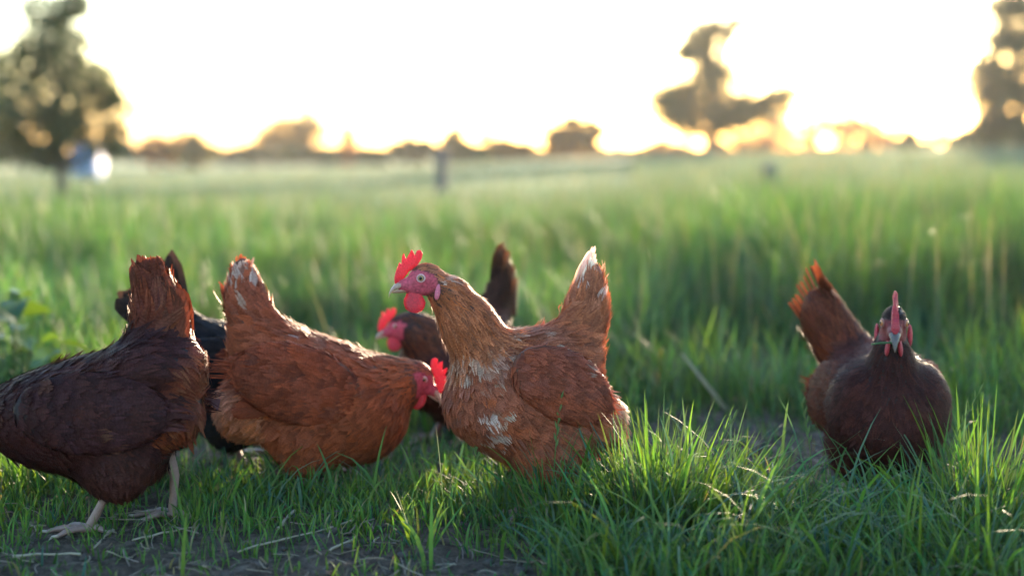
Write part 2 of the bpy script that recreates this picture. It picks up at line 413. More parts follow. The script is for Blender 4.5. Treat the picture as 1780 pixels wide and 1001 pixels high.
hedge = [
 ('low brownish bush just right of the left orchard tree', 300, 74, [(255, 262, 16), (280, 256, 16), (305, 254, 14), (265, 275, 12), (300, 272, 14)], RUST_GLOW, 900),
 ('rounded green bush beside the brownish bush left of centre', 340, 72, [(338, 258, 18), (352, 264, 15), (325, 268, 14), (345, 275, 14)], MIDGREEN, 1200),
 ('thin see-through hump-shaped tree on the left horizon', 520, 92, [(480, 240, 24), (515, 225, 26), (545, 232, 20), (460, 258, 18), (500, 258, 22), (440, 268, 14), (530, 262, 18)], OLIVE, 800),
 ('narrow upright tree left of centre on the horizon', 606, 84, [(606, 236, 11), (606, 252, 14), (608, 268, 15), (590, 270, 10)], RUST_GLOW, 800),
 ('low wide dark bush left of the pointed tree', 715, 80, [(690, 266, 12), (712, 256, 13), (738, 258, 12), (725, 270, 14), (752, 268, 11)], DKGREEN, 1400),
 ('dark pointed tree behind the fence stump at mid-picture', 790, 74, [(789, 238, 9), (789, 252, 14), (786, 267, 20), (815, 266, 14), (832, 272, 11)], DKGREEN, 1900),
 ('yellowish bush right of the pointed dark tree', 872, 82, [(858, 252, 13), (878, 256, 14), (900, 262, 13), (868, 268, 12), (920, 262, 10)], OLIVE, 1200),
 ('bushy round-topped tree on the horizon behind the centre hen', 990, 80, [(962, 240, 17), (985, 226, 18), (1012, 226, 18), (1030, 238, 15), (970, 260, 16), (1000, 252, 20), (1030, 262, 14)], OLIVE, 1500),
 ('low scrub on the horizon left of the spreading tree', 1145, 88, [(1128, 262, 11), (1150, 258, 12), (1172, 262, 12), (1100, 270, 8), (1195, 264, 10)], RUST_GLOW, 700),
 ('low scrub under the spreading tree on the horizon', 1285, 86, [(1262, 258, 13), (1290, 252, 14), (1318, 246, 15), (1330, 262, 12), (1240, 266, 10)], RUST_GLOW, 900),
 ('thin sunlit thicket right of the spreading tree', 1420, 90, [(1370, 244, 16), (1398, 230, 15), (1425, 216, 16), (1450, 222, 18), (1410, 252, 14), (1470, 244, 14)], RUST_GLOW, 900),
 ('sparse glowing bush low on the horizon at right', 1520, 90, [(1492, 232, 13), (1515, 240, 13), (1540, 246, 11), (1500, 254, 12)], RUST_GLOW, 650),
 ('tall thin glow-tinted bush right of the spreading tree, sun behind it', 1345, 96, [(1340, 215, 14), (1352, 235, 16), (1330, 240, 14), (1365, 215, 12), (1350, 255, 14)], RUST_GLOW, 700),
 ('wide thin glow-tinted thicket left of the pointed bush', 1470, 98, [(1480, 205, 14), (1500, 215, 14), (1465, 228, 14), (1525, 228, 13), (1550, 236, 11), (1545, 250, 11), (1620, 246, 10), (1640, 240, 10)], RUST_GLOW, 900),
 ('small pointed bush on the horizon left of the tall right tree', 1582, 82, [(1580, 236, 8), (1582, 248, 10), (1570, 256, 9), (1600, 256, 8)], DKGREEN, 700),
 ('dark low bush at the foot of the tall right tree', 1700, 72, [(1660, 250, 12), (1690, 246, 13), (1720, 242, 14), (1750, 244, 14), (1780, 240, 16)], DKGREEN, 1600),
 ('long low dark hedge on the horizon left of centre', 480, 84, [(u, 271, 8) for u in range(235, 760, 24)], DKGREEN, 1500),
 ('long low olive hedge on the horizon right of the pointed tree', 960, 86, [(u, 271, 8) for u in range(830, 1240, 24)], OLIVE, 1200),
 ('long low glow-tinted hedge under the sunset at right', 1480, 92, [(u, 270 - 0.022 * (u - 1240), 7) for u in range(1250, 1690, 22)], RUST_GLOW, 1300),
 ('dark bush behind the trunk of the left orchard tree', 40, 70, [(-30, 262, 20), (5, 264, 16), (40, 268, 14), (75, 270, 12), (178, 268, 10), (205, 258, 14), (222, 266, 12), (-60, 258, 22)], DKGREEN, 1500),
 ('low dark bush between the two humped trees left of centre', 400, 88, [(395, 272, 8), (420, 272, 9), (445, 272, 9), (375, 272, 8)], DKGREEN, 500),
 ('low dark bush in front of the humped tree', 560, 78, [(540, 272, 9), (560, 270, 10), (578, 272, 9), (640, 273, 8), (660, 272, 8)], DKGREEN, 700),
]
for i, (lab, bu, dp, bl, col, cnt) in enumerate(hedge):
    rb = np.random.default_rng(300 + i)
    bl = bl + [(u + rb.normal() * rad * .6, v - rad * rb.uniform(.7, 1.35), rb.uniform(-4, 2)) for (u, v, rad) in bl for _ in range(2)]
    cnt = (.085 if col is OLIVE else .05 if col is RUST_GLOW else .11) * sum(math.pi * (q[2] + 9) ** 2 for q in bl)
    tree('hedgerow_tree', lab, 'tree', bu, dp, bl, 0.24, cnt, col, 0.10, HG, seed=20 + i, grow=8)

# a wrapped bale, the pale blue shape beyond the left tree
def bale():
    d = 38.0; x = at_depth(152, HORIZON, d)[0]; z = float(gz(x, d)); r = 0.46
    root = empty('wrapped_bale', (x, d, z)); tag(root, 'pale blue wrapped round bale in the field by the left tree trunk', 'bale')
    n = 28; a = np.linspace(0, 2 * np.pi, n, endpoint=False); xs = np.array([-.36, -.35, -.32, -.12, .12, .32, .35, .36]); rr = np.array([.0, .40, .455, .46, .46, .455, .40, .0])
    V = np.concatenate([np.stack([np.full(n, q), k * np.cos(a), r + k * np.sin(a)], 1) for q, k in zip(xs, rr)])
    F = [(i * n + j, i * n + (j + 1) % n, (i + 1) * n + (j + 1) % n, (i + 1) * n + j) for i in range(7) for j in range(n)]
    link('wrap', mesh_np('wrap', V, np.array(F), M_WRAP), root)
bale()

def post(label, u, d, top_v, width_px, lean):
    x = at_depth(u, HORIZON, d)[0]; z = float(gz(x, d)); top = at_depth(u, top_v, d)[2] - z
    r = width_px * d / F_PX / 2
    n = 14; a = np.linspace(0, 2 * np.pi, n, endpoint=False)
    hs = np.array([-0.1, 0, 0.15, 0.4, 0.7, 0.95, 0.985, 1.0]) * top; rr = np.array([1.08, 1.06, 1.0, .98, .97, .96, .8, .0]) * r
    r2 = np.random.default_rng(int(u)); wob = 1 + 0.08 * r2.normal(size=n)
    V = np.concatenate([np.stack([k * np.cos(a) * wob + lean * h, k * np.sin(a) * wob, np.full(n, h)], 1) for h, k in zip(hs, rr)])
    F = [(i * n + j, i * n + (j + 1) % n, (i + 1) * n + (j + 1) % n, (i + 1) * n + j) for i in range(7) for j in range(n)]
    o = link('fence_post', mesh_np('fence_post', V, np.array(F), M_POST), None, (x, d, z)); tag(o, label, 'post', 'old posts in the field')
post('dark weathered fence post in the field at mid-picture', 767, 18.0, 258, 21, 0.02)
post('faint weathered fence post in the field right of centre', 1340, 17.0, 284, 24, -0.03)

# ------------------------------------------------------------------ grass
SROW = np.array([0, .22, .45, .68, .87, 1.0]); WROW = np.array([.75, 1.0, .95, .75, .42, .04])
def blades(P, h, wd, az, lean, curl, col, r, rows=6):
    n = len(P)
    if rows == 6: s, wr = SROW, WROW
    else: s, wr = np.array([0, .4, .75, 1.0]), np.array([.8, 1.0, .7, .04])
    k = len(s)
    dirh = np.stack([np.cos(az), np.sin(az), np.zeros(n)], 1)
    tw = az + np.pi / 2 + r.normal(size=n) * 0.5
    side = np.stack([np.cos(tw), np.sin(tw), np.zeros(n)], 1)
    pos = P.copy(); V = np.zeros((n, k, 2, 3)); ps = 0
    for i in range(k):
        if i:
            sm = (s[i] + s[i - 1]) / 2; th = lean + curl * sm ** 1.6
            ds = (s[i] - s[i - 1]) * h
            pos = pos + (np.sin(th) * ds)[:, None] * dirh; pos[:, 2] += np.cos(th) * ds
        hw = (wd * wr[i] / 2)[:, None] * side
        V[:, i, 0] = pos - hw; V[:, i, 1] = pos + hw
    base = (np.arange(n) * k * 2)[:, None]
    q = np.array([[2 * i, 2 * i + 1, 2 * i + 3, 2 * i + 2] for i in range(k - 1)]).ravel()
    F = (base + q[None]).reshape(-1, 4)
    blade_tone = (0.82 + 0.3 * s)[None, :, None, None]  # blade colour grows lighter from root to tip
    Cc = np.broadcast_to(col[:, None, None, :] * blade_tone, (n, k, 2, 3)).reshape(-1, 3)
    return V.reshape(-1, 3), F, Cc

def grass_cols(n, r, base, dry=0.06):
    base = np.asarray(base)
    c = base * (0.62 + 0.76 * r.random(n))[:, None]
    hue = r.normal(size=n) * 0.16
    c = c * np.stack([1 + hue, np.ones(n), 1 - hue], 1)
    d = r.random(n) < dry
    c[d] = np.array([0.24, 0.19, 0.10]) * (0.6 + 0.6 * r.random(d.sum()))[:, None]
    return np.clip(c, 0.005, 0.6)

GREEN = (0.053, 0.106, 0.033); COOL = (0.056, 0.100, 0.060); BRIGHT = (0.080, 0.152, 0.030); PALE = (0.108, 0.138, 0.104)

def px_of(x, y, z=0.0):
    """photograph pixel of a ground point (used only to lay out bare patches and tufts)"""
    st, ct = math.sin(TILT), math.cos(TILT)
    dz = z - CAM_H
    fwd = y * ct - dz * st; up = y * st + dz * ct
    return U0 + F_PX * x / fwd, V0 - F_PX * up / fwd

def near_density(x, y):
    u, v = px_of(x, y)
    n = vnoise(x * 5 + 9, y * 5, 7) * 0.65 + vnoise(x * 13, y * 13, 8) * 0.35
    dens = np.clip((n - 0.34) * 3.0, 0, 1) * 0.6
    g = lambda cu, cv, su, sv: np.exp(-((u - cu) / su) ** 2 - ((v - cv) / sv) ** 2)
    dens += 1.1 * g(1150, 925, 150, 40) + 0.9 * g(1650, 900, 160, 60) + 0.9 * g(900, 905, 160, 40) + 0.8 * g(600, 870, 230, 35) + 0.6 * g(380, 870, 130, 40) + 0.6 * g(1420, 930, 120, 40)
    dens += 0.9 * g(1150, 1005, 190, 45) + 0.9 * g(1600, 1000, 260, 45) + 0.45 * g(60, 850, 140, 50) + 0.7 * g(700, 800, 260, 30) + 0.5 * g(1250, 860, 140, 30)
    dens += 0.55 * np.clip((y - 2.7) / .4, 0, 1) + 0.25 * g(300, 900, 420, 40)
    bare = 0.55 * g(420, 1003, 420, 26) + 0.6 * g(180, 935, 150, 22) + 2.4 * g(1245, 762, 150, 34) + 0.7 * g(860, 990, 130, 22) + 0.4 * g(1420, 800, 60, 35)
    return np.clip(dens - bare, 0, 1.2)

def near_grass():
    r = np.random.default_rng(42)
    N0 = 108000
    x = r.uniform(-1.8, 1.8, N0); y = r.uniform(1.55, 3.5, N0)
    dn = near_density(x, y)
    keep = r.random(N0) < dn * 0.21 + 0.10
    x, y, dn = x[keep], y[keep], dn[keep]; n = len(x)
    u, v = px_of(x, y)
    h = (0.035 + 0.055 * np.clip(dn, 0, 1)) * (0.45 + 0.9 * r.random(n))
    g = lambda cu, cv, su, sv: np.exp(-((u - cu) / su) ** 2 - ((v - cv) / sv) ** 2)
    h *= 1 + 0.55 * g(1150, 920, 140, 40) + 0.3 * g(930, 905, 110, 40) + 0.45 * g(1690, 890, 120, 60)
    h *= 1 + 1.1 * np.clip((y - 2.75) / .6, 0, 1)
    h = np.where((v > 960) & (u < 950), h * 0.6, h); h *= np.interp(u, [200, 350, 850, 980, 1380, 1440, 1620, 1660], [1, .62, .62, 1, 1, .7, .7, 1])
    wd = 0.0016 + 0.0028 * r.random(n) + 0.0012 * (h > 0.09)
    az = r.uniform(0, 2 * np.pi, n); lean = np.abs(r.normal(size=n)) * 0.36; curl = np.abs(r.normal(size=n)) * 0.95
    P = np.stack([x, y, gz(x, y) - 0.004], 1)
    col = grass_cols(n, r, GREEN, 0.05)
    cool = r.random(n) < 0.3; col[cool] = grass_cols(cool.sum(), r, COOL, 0.0)
    br = r.random(n) < 0.4; col[br] = grass_cols(br.sum(), r, BRIGHT, 0.0)
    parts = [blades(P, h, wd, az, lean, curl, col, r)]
    # lush tufts: blades radiating from a crown (px of the crown, radius m, height m, count)
    for (tu, tv, tr, th, cnt, out) in [(1150, 935, .07, .215, 300, .5), (1215, 930, .06, .20, 200, .75), (1090, 940, .05, .18, 150, .6), (1000, 935, .05, .15, 130, .7), (960, 918, .05, .17, 70, .45),
                                  (890, 905, .06, .10, 110, .5), (1290, 930, .06, .16, 160, .95), (1010, 985, .06, .11, 140, 1.0), (1100, 985, .07, .10, 150, 1.1), (1660, 930, .08, .14, 190, .7),
                                  (1720, 915, .06, .22, 170, .45), (1500, 945, .07, .12, 160, 1.0), (1420, 950, .07, .12, 150, 1.0), (1580, 960, .07, .13, 150, .8), (1765, 945, .06, .18, 140, .6), (1060, 1020, .07, .11, 130, 1.1), (1180, 1015, .07, .11, 130, 1.1), (1320, 1010, .07, .11, 120, 1.1), (1450, 1010, .07, .11, 120, 1.1), (1640, 1010, .07, .12, 120, 1.0), (1740, 1005, .07, .14, 120, .9),
                                  (820, 908, .05, .07, 60, .7), (690, 900, .06, .07, 80, .8), (560, 895, .06, .065, 80, .8), (450, 890, .06, .065, 80, .8), (370, 880, .06, .07, 80, .7), (730, 965, .02, .09, 26, .6),
                                  (1350, 900, .06, .12, 130, .8), (1560, 895, .05, .09, 70, .7), (1610, 905, .05, .10, 70, .8), (1460, 895, .05, .09, 70, .8), (620, 870, .07, .06, 90, .6), (770, 860, .07, .07, 90, .6), (30, 870, .07, .12, 130, .5), (90, 872, .06, .10, 100, .5), (190, 866, .06, .09, 90, .5), (250, 868, .06, .09, 90, .5), (330, 930, .05, .06, 50, .8), (430, 925, .05, .06, 50, .8), (560, 935, .04, .05, 40, .8), (60, 935, .04, .05, 40, .8), (640, 930, .05, .06, 60, .8)]:
        dpt = CAM_H * F_PX / (tv - HORIZON); cx = at_depth(tu, HORIZON, dpt)[0]
        cnt = int(cnt * .72)
        a = r.uniform(0, 2 * np.pi, cnt); q = tr * np.sqrt(r.random(cnt))
        x = cx + q * np.cos(a); y = dpt + q * np.sin(a)
        hh = th * (0.45 + 0.65 * r.random(cnt)); ww = 0.0026 + 0.0034 * r.random(cnt)
        ll = out * (q / tr) * 0.7 + np.abs(r.normal(size=cnt)) * 0.10; cu = out * np.abs(r.normal(size=cnt)) * 1.1
        cc = grass_cols(cnt, r, BRIGHT, 0.02); ck = r.random(cnt) < 0.35; cc[ck] = grass_cols(ck.sum(), r, COOL, 0)
        parts.append(blades(np.stack([x, y, gz(x, y) - 0.004], 1), hh, ww, a + r.normal(size=cnt) * 0.5, ll, cu, cc, r))
    # short sprouts over the scratched soil at lower left
    cnt = 5200; tu = r.uniform(-150, 980, cnt); tv = r.uniform(868, 1035, cnt); ok = (vnoise(tu * .012, tv * .03, 19) > .36) & (r.random(cnt) < np.interp(tv, [900, 950, 1000], [1, .5, .22])); tu, tv = tu[ok], tv[ok]; cnt = len(tu)
    dpt = CAM_H * F_PX / (tv - HORIZON); x = (tu - U0) / F_PX * dpt
    parts.append(blades(np.stack([x, dpt, gz(x, dpt) - .003], 1), r.uniform(.02, .065, cnt) * np.interp(tv, [868, 960, 1035], [1.1, .85, .6]), r.uniform(.0014, .0034, cnt), r.uniform(0, 6.28, cnt), np.abs(r.normal(size=cnt)) * .4, np.abs(r.normal(size=cnt)) * .9, grass_cols(cnt, r, BRIGHT, .08), r))
    # long arching blades, mostly in the lush right half
    cnt = 520; tu = np.concatenate([r.normal(1180, 130, 190), r.uniform(1280, 1790, 210), r.uniform(330, 1000, 120)]); tv = np.concatenate([r.uniform(880, 1030, 400), r.uniform(860, 920, 120)])
    dpt = CAM_H * F_PX / (tv - HORIZON); x = (tu - U0) / F_PX * dpt
    hh = r.uniform(.09, .24, cnt) * np.where(np.arange(cnt) >= 400, .6, 1); cu = r.uniform(.5, 2.0, cnt); ll = r.uniform(.1, .7, cnt); ww = r.uniform(.003, .0062, cnt)
    cc = grass_cols(cnt, r, COOL, 0.02); ck = r.random(cnt) < .5; cc[ck] = grass_cols(ck.sum(), r, BRIGHT, 0)
    parts.append(blades(np.stack([x, dpt, gz(x, dpt) - .004], 1), hh, ww, r.uniform(0, 2 * np.pi, cnt), ll, cu, cc, r))
    # broad single blades that stand out: base px, tip height, lean
    hero = [(318, 1000, .15, .0075, 2.9, .16, .1), (300, 1030, .10, .006, 1.3, .1, .2), (1660, 905, .19, .0075, .5, .35, .1), (1640, 900, .19, .003, .9, .3, .1), (1500, 900, .15, .006, 2.5, .25, .5),
            (1535, 905, .14, .005, .6, .25, .6), (1590, 915, .17, .004, 2.4, .5, .1), (1130, 920, .22, .006, 1.6, .1, .25), (1185, 925, .21, .006, 1.0, .18, .2), (1245, 940, .15, .008, 2.9, .55, .2),
            (1390, 960, .22, .006, 0.1, .8, 1.2), (1480, 960, .26, .006, 3.1, .75, 1.3), (1380, 930, .24, .005, 3.3, .8, 1.2), (1560, 980, .14, .008, 2.4, .7, .4), (735, 1000, .10, .007, 2.2, .3, 1.6), (745, 1000, .11, .006, 1.5, .1, .1),
            (640, 900, .14, .005, 1.1, .2, .4), (480, 890, .13, .005, 2.3, .3, 1.6), (560, 880, .14, .004, 2.9, .5, 1.5), (770, 925, .16, .005, 1.9, .2, .3), (990, 960, .17, .009, 2.6, .4, 1.4), (970, 950, .18, .008, .7, .3, 1.5), (1720, 990, .17, .008, 1.6, .03, .1)]
    P, H, W_, A, Ln, Cu = [], [], [], [], [], []
    for (tu, tv, hh, ww, aa, ll, cu) in hero:
        dpt = CAM_H * F_PX / (tv - HORIZON); cx = at_depth(tu, HORIZON, dpt)[0]
        P.append((cx, dpt, float(gz(cx, dpt)) - .004)); H.append(hh); W_.append(ww); A.append(aa); Ln.append(ll); Cu.append(cu)
    n = len(P); f = lambda q: np.array(q, float)
    parts.append(blades(f(P), f(H), f(W_), f(A), f(Ln), f(Cu), grass_cols(n, r, (0.085, 0.17, 0.03), 0), r))
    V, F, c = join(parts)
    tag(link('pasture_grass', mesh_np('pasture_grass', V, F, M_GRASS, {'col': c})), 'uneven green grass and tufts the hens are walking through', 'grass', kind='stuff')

def seed_stems():
    """flowering grass stems with little spikelets in front of the centre hen"""
    r = np.random.default_rng(77); parts = []
    for (tu, tv, h, lx) in [(962, 925, .20, .012), (833, 915, .15, -.012), (1648, 905, .21, .06), (1225, 915, .17, .05), (1425, 880, .17, -.02)]:
        d = CAM_H * F_PX / (tv - HORIZON); cx = at_depth(tu, HORIZON, d)[0]
        t = np.linspace(0, 1, 8); pl = np.stack([cx + lx * t ** 2, d + 0 * t, gz(cx, d) + h * t], 1)
        parts.append((*tube(pl, 0.0012 * (1.1 - 0.6 * t), 5), (0.11, 0.17, 0.045)))
        for k in range(9):
            s = 0.62 + 0.38 * k / 8; p = np.array([np.interp(s, t, pl[:, q]) for q in range(3)])
            sd = (-1) ** k; e = p + np.array([sd * .004 + lx * .05, r.normal() * .002, .016])
            m = (p + e) / 2
            parts.append((*tube([p, m, e], [.0006, .0021, .0003], 5), (0.13, 0.18, 0.06)))
    V, F, c = join(parts)
    tag(link('grass_seed_stems', mesh_np('grass_seed_stems', V, F, M_GRASS, {'col': c})), 'thin flowering grass stems rising in front of the hens', 'grass', kind='stuff')

def tall_grass():
    r = np.random.default_rng(43); parts = []
    # belt of tall grass behind the hens
    N0 = 84000
    y = 2.95 + (r.random(N0) ** 1.4) * 6.7; x = (r.random(N0) - 0.5) * 2 * (0.46 * y + 0.8)
    u, _ = px_of(x, y)
    edge = 3.2 + 0.55 * (vnoise(x * 2.1, y * 0 + 3, 12) - 0.5) * 2 + 0.2 * (vnoise(x * 7, y * 0 + 5, 13) - 0.5) + np.where(u < 700, -0.35, 0) + 0.32 * np.exp(-((u - 1240) / 170) ** 2)
    clump = vnoise(x * 3.2, y * 3.2, 14)
    keep = (y > edge) & (r.random(N0) < 0.35 + 0.9 * clump)
    x, y, u, clump = x[keep], y[keep], u[keep], clump[keep]; n = len(x)
    tallness = np.interp(u, [-200, 300, 700, 1000, 1300, 1780, 2100], [.33, .29, .25, .29, .37, .45, .46])
    h = tallness * (0.5 + 0.62 * r.random(n)) * (0.55 + 0.85 * clump) * (0.75 + 0.5 * vnoise(x * 1.1 + 4, y * 0.8, 17))
    h *= np.interp(y - 3.2, [-.5, 0.0, .5, 1.1, 2], [.3, .42, .7, .95, 1.0])
    wd = 0.003 + 0.0035 * r.random(n)
    P = np.stack([x, y, gz(x, y) - 0.01], 1)
    col = grass_cols(n, r, GREEN, 0.07)
    br = r.random(n) < 0.35 * clump + 0.15; col[br] = grass_cols(br.sum(), r, BRIGHT, 0.0)
    ck = r.random(n) < 0.22; col[ck] = grass_cols(ck.sum(), r, COOL, 0.0)
    patch = vnoise(x * 1.3 + 7, y * .9, 18); col = col * (.48 + .72 * patch)[:, None] * np.array([.95, .97, 1.08])
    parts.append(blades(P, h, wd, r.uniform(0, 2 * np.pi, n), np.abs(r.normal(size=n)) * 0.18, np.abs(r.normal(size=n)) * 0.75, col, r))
    ns = 800; y = 3.7 + r.random(ns) ** 1.2 * 8; x = (r.random(ns) - 0.35) * 2 * (0.40 * y + 0.25); u, _ = px_of(x, y)
    k = r.random(ns) < np.interp(u, [300, 1000, 1400, 1800], [.25, .45, 1, 1]); x, y, u = x[k], y[k], u[k]; ns = len(x)
    hs = np.interp(u, [0, 900, 1300, 1780], [.34, .34, .44, .52]) * r.uniform(.75, 1.15, ns)
    cs = np.array([.17, .14, .12]) * r.uniform(.6, 1.3, ns)[:, None]
    parts.append(blades(np.stack([x, y, gz(x, y)], 1), hs, r.uniform(.0025, .005, ns), r.uniform(0, 6.28, ns), np.abs(r.normal(size=ns)) * .12, np.abs(r.normal(size=ns)) * .35, cs, r))
    V, F, c = join(parts)
    tag(link('tall_grass', mesh_np('tall_grass', V, F, M_TALL, {'col': c})), 'belt of tall blurred green grass behind the hens', 'grass', kind='stuff')

def meadow():
    r = np.random.default_rng(44)
    N0 = 72000
    y = 8.5 + (r.random(N0) ** 1.7) * 50; x = (r.random(N0) - 0.5) * 2 * (0.52 * y + 2)
    n = N0; u, _ = px_of(x, y)
    tall = np.interp(u, [0, 900, 1150, 1780], [.26, .24, .34, .48]) * np.interp(y, [8, 14, 20, 60], [1.0, .9, .5, .35])
    tall = np.where(u > 1100, np.maximum(tall, .34), tall)
    h = tall * (0.5 + 0.7 * r.random(n)); wd = (0.004 + 0.004 * r.random(n)) * np.interp(y, [8, 20, 60], [1, 2.2, 5])
    P = np.stack([x, y, gz(x, y) - 0.01], 1)
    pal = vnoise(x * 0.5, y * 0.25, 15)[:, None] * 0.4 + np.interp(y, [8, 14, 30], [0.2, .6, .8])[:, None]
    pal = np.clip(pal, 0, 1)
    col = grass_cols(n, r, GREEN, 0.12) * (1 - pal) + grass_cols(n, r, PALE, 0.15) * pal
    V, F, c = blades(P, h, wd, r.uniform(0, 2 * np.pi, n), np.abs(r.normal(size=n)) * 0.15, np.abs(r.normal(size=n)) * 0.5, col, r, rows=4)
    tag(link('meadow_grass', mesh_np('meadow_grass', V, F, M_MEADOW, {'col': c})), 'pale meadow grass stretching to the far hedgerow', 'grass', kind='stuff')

near_grass(); seed_stems(); tall_grass(); meadow()

# ------------------------------------------------------------------ straw, stalks, clods on the bare soil
def litter():
    r = np.random.default_rng(50); parts = []
    n = 0
    while n < 560:
        x, y = r.uniform(-1.0, 1.0), r.uniform(1.75, 2.75)
        if near_density(np.array([x]), np.array([y]))[0] > 0.35 and r.random() < 0.8: continue
        ln = r.uniform(.008, .05) if r.random() < .85 else r.uniform(.05, .12); a = r.uniform(0, np.pi); k = np.linspace(-.5, .5, 4)
        bend = r.normal() * .12
        px, py = x + ln * k * np.cos(a) - bend * ln * k ** 2 * np.sin(a) * 4, y + ln * k * np.sin(a) + bend * ln * k ** 2 * np.cos(a) * 4
        pz = gz(px, py) + np.abs(rough_soil(px, py)) + .004 + r.uniform(0, .006) + k * r.normal() * .012
        c = np.array([.22, .17, .12]) * r.uniform(.3, 1.2) * np.array([1, r.uniform(.9, 1.05), r.uniform(.85, 1.2)])
        parts.append((*tube(np.stack([px, py, pz], 1), np.full(4, r.uniform(.0005, .0013)), 5), c)); n += 1
    V, F, c = join(parts)
    tag(link('straw_litter', mesh_np('straw_litter', V, F, M_STRAW, {'col': c})), 'dry straw bits scattered over the bare soil', 'straw', kind='stuff')
    # larger stalks, one by one
    big = [((400, 985), (600, 935), .0016, 'long pale dry stalk lying across the soil left of centre'), ((0, 994), (120, 990), .0020, 'thick dry stalk lying along the lower left corner'),
           ((140, 985), (178, 950), .0016, 'short dry stalk on soil below the leftmost hen'), ((210, 968), (320, 944), .0015, 'thin dry stalk under the leftmost hen'),
           ((470, 950), (500, 918), .0024, 'short thick twig leaning on the soil left of centre'), ((560, 985), (612, 960), .002, 'pale straw stalk on bare soil below the pecking hen'),
           ((1560, 985), (1760, 965), .006, 'thick brown stick half buried in the lower right corner'), ((1270, 990), (1290, 950), .002, 'short upright straw at the foot of the lush tuft')]
    for (p0, p1, rad, lab) in big:
        e = []
        for (u, v) in (p0, p1):
            d = CAM_H * F_PX / (v - HORIZON); x = at_depth(u, HORIZON, d)[0]; e.append((x, d, float(gz(x, d)) + rad + .006))
        e = np.array(e); k = np.linspace(0, 1, 7)[:, None]; pl = e[0] + (e[1] - e[0]) * k
        pl += r.normal(size=pl.shape) * np.array([.002, .002, .001]) ; o0 = pl[0].copy()
        V, F = tube(pl - o0, np.full(7, rad) * (1 + 0.15 * r.normal(size=7)), 7)
        c = np.array([.27, .21, .145]) if rad < .005 else np.array([.10, .06, .045])
        o = link('dry_stalk', mesh_np('dry_stalk', V, F, M_STRAW, {'col': np.broadcast_to(c, (len(V), 3))}), None, o0); tag(o, lab, 'stalk', 'dry stalks on the soil')
    # the long stem leaning behind the centre hen
    d = 3.25; p0 = at_depth(1262, 728, d); p0[2] = float(gz(p0[0], d)); p1 = at_depth(1185, 615, d)
    k = np.linspace(0, 1, 6)[:, None]; pl = p0 + (p1 - p0) * k; V, F = tube(pl - p0, np.linspace(.006, .003, 6), 7)
    o = link('leaning_stem', mesh_np('leaning_stem', V, F, M_STRAW, {'col': np.broadcast_to((.30, .25, .16), (len(V), 3))}), None, p0); tag(o, 'pale dry stem leaning against the tall grass right of the centre hen', 'stem')
    # clods
    parts = []; n = 0
    sph = bmesh.new(); bmesh.ops.create_icosphere(sph, subdivisions=1, radius=1); sv = np.array([v.co[:] for v in sph.verts]); sf = np.array([[v.index for v in f.verts] for f in sph.faces]); sph.free()
    sf = np.concatenate([sf, sf[:, 2:3]], 1)[:, :3]
    Vs, Fs, off = [], [], 0
    while n < 2600:
        x, y = r.uniform(-1.1, 1.1), r.uniform(1.7, 3.3)
        if near_density(np.array([x]), np.array([y]))[0] > 0.3 and r.random() < 0.85: continue
        s = .0015 + .008 * r.random() ** 5
        V = sv * (s * (1 + .42 * r.normal(size=(len(sv), 1)))) * np.array([1, 1, .7]) + np.array([x, y, float(gz(x, y)) + float(rough_soil(np.array([x]), np.array([y]))[0]) + s * .2])
        Vs.append(V); Fs.append(sf + off); off += len(sv); n += 1
    tag(link('soil_clods', mesh_np('soil_clods', np.concatenate(Vs), np.concatenate(Fs), M_CLOD, smooth=False)), 'crumbs and clods of dry brown soil between the grass', 'soil', kind='stuff')
litter()

# ------------------------------------------------------------------ broad-leaved weeds
def weed(label, u, d, h, leaves, seed, size):
    r = np.random.default_rng(seed)
    x = at_depth(u, HORIZON, d)[0]; z = float(gz(x, d)); root = empty('leafy_weed', (x, d, z)); tag(root, label, 'weed', 'broad-leaved weeds')
    t = np.linspace(0, 1, 7); ax = np.stack([.03 * np.sin(t * 2), .01 * t, h * t - .01 * (t == 0)], 1)
    V, F = tube(ax, .004 * (1.2 - .8 * t), 6); link('stem', mesh_np('stem', V, F, M_WEED, {'col': np.broadcast_to((.08, .14, .03), (len(V), 3))}), root)
    s = np.linspace(0, 1, 7); wv = np.sin(np.pi * np.clip(s, .02, 1) ** .7) ** .8
    V = np.array([[q * 1.0, c * wv[i] * .38, .22 * q - .42 * q ** 2 + .10 * abs(c) * wv[i]] for i, q in enumerate(s) for c in (-1, 0, 1)])
    F = np.array([[i * 3 + j, i * 3 + j + 1, i * 3 + j + 4, i * 3 + j + 3] for i in range(6) for j in range(2)])
    for k in range(leaves):
        f = (k + 1) / leaves; col = np.array((.055, .105, .026)) * r.uniform(.7, 1.3)
        me = mesh_np('leaf', V * size * r.uniform(.65, 1.1) * (1.15 - .5 * f), F, M_WEED, {'col': np.broadcast_to(col, (len(V), 3))})
        o = link('leaf', me, root, [np.interp(.15 + .85 * f, t, ax[:, q]) for q in range(3)]); o.rotation_euler = (r.normal() * .3, r.uniform(-.5, .3), k * 2.4 + r.normal() * .3)
weed('bright green broad-leaved weed at the left edge behind the leftmost hen', -5, 3.3, .25, 12, 5, .12)
weed('lower broad-leaved weed behind the back of the leftmost hen', 70, 3.1, .17, 10, 6, .10)
weed('small round-leaved weed in the grass below the right hen', 1665, 2.17, .05, 6, 8, .030)
weed('tiny broad-leaved weed on the soil at bottom right', 1480, 2.02, .025, 5, 9, .026)
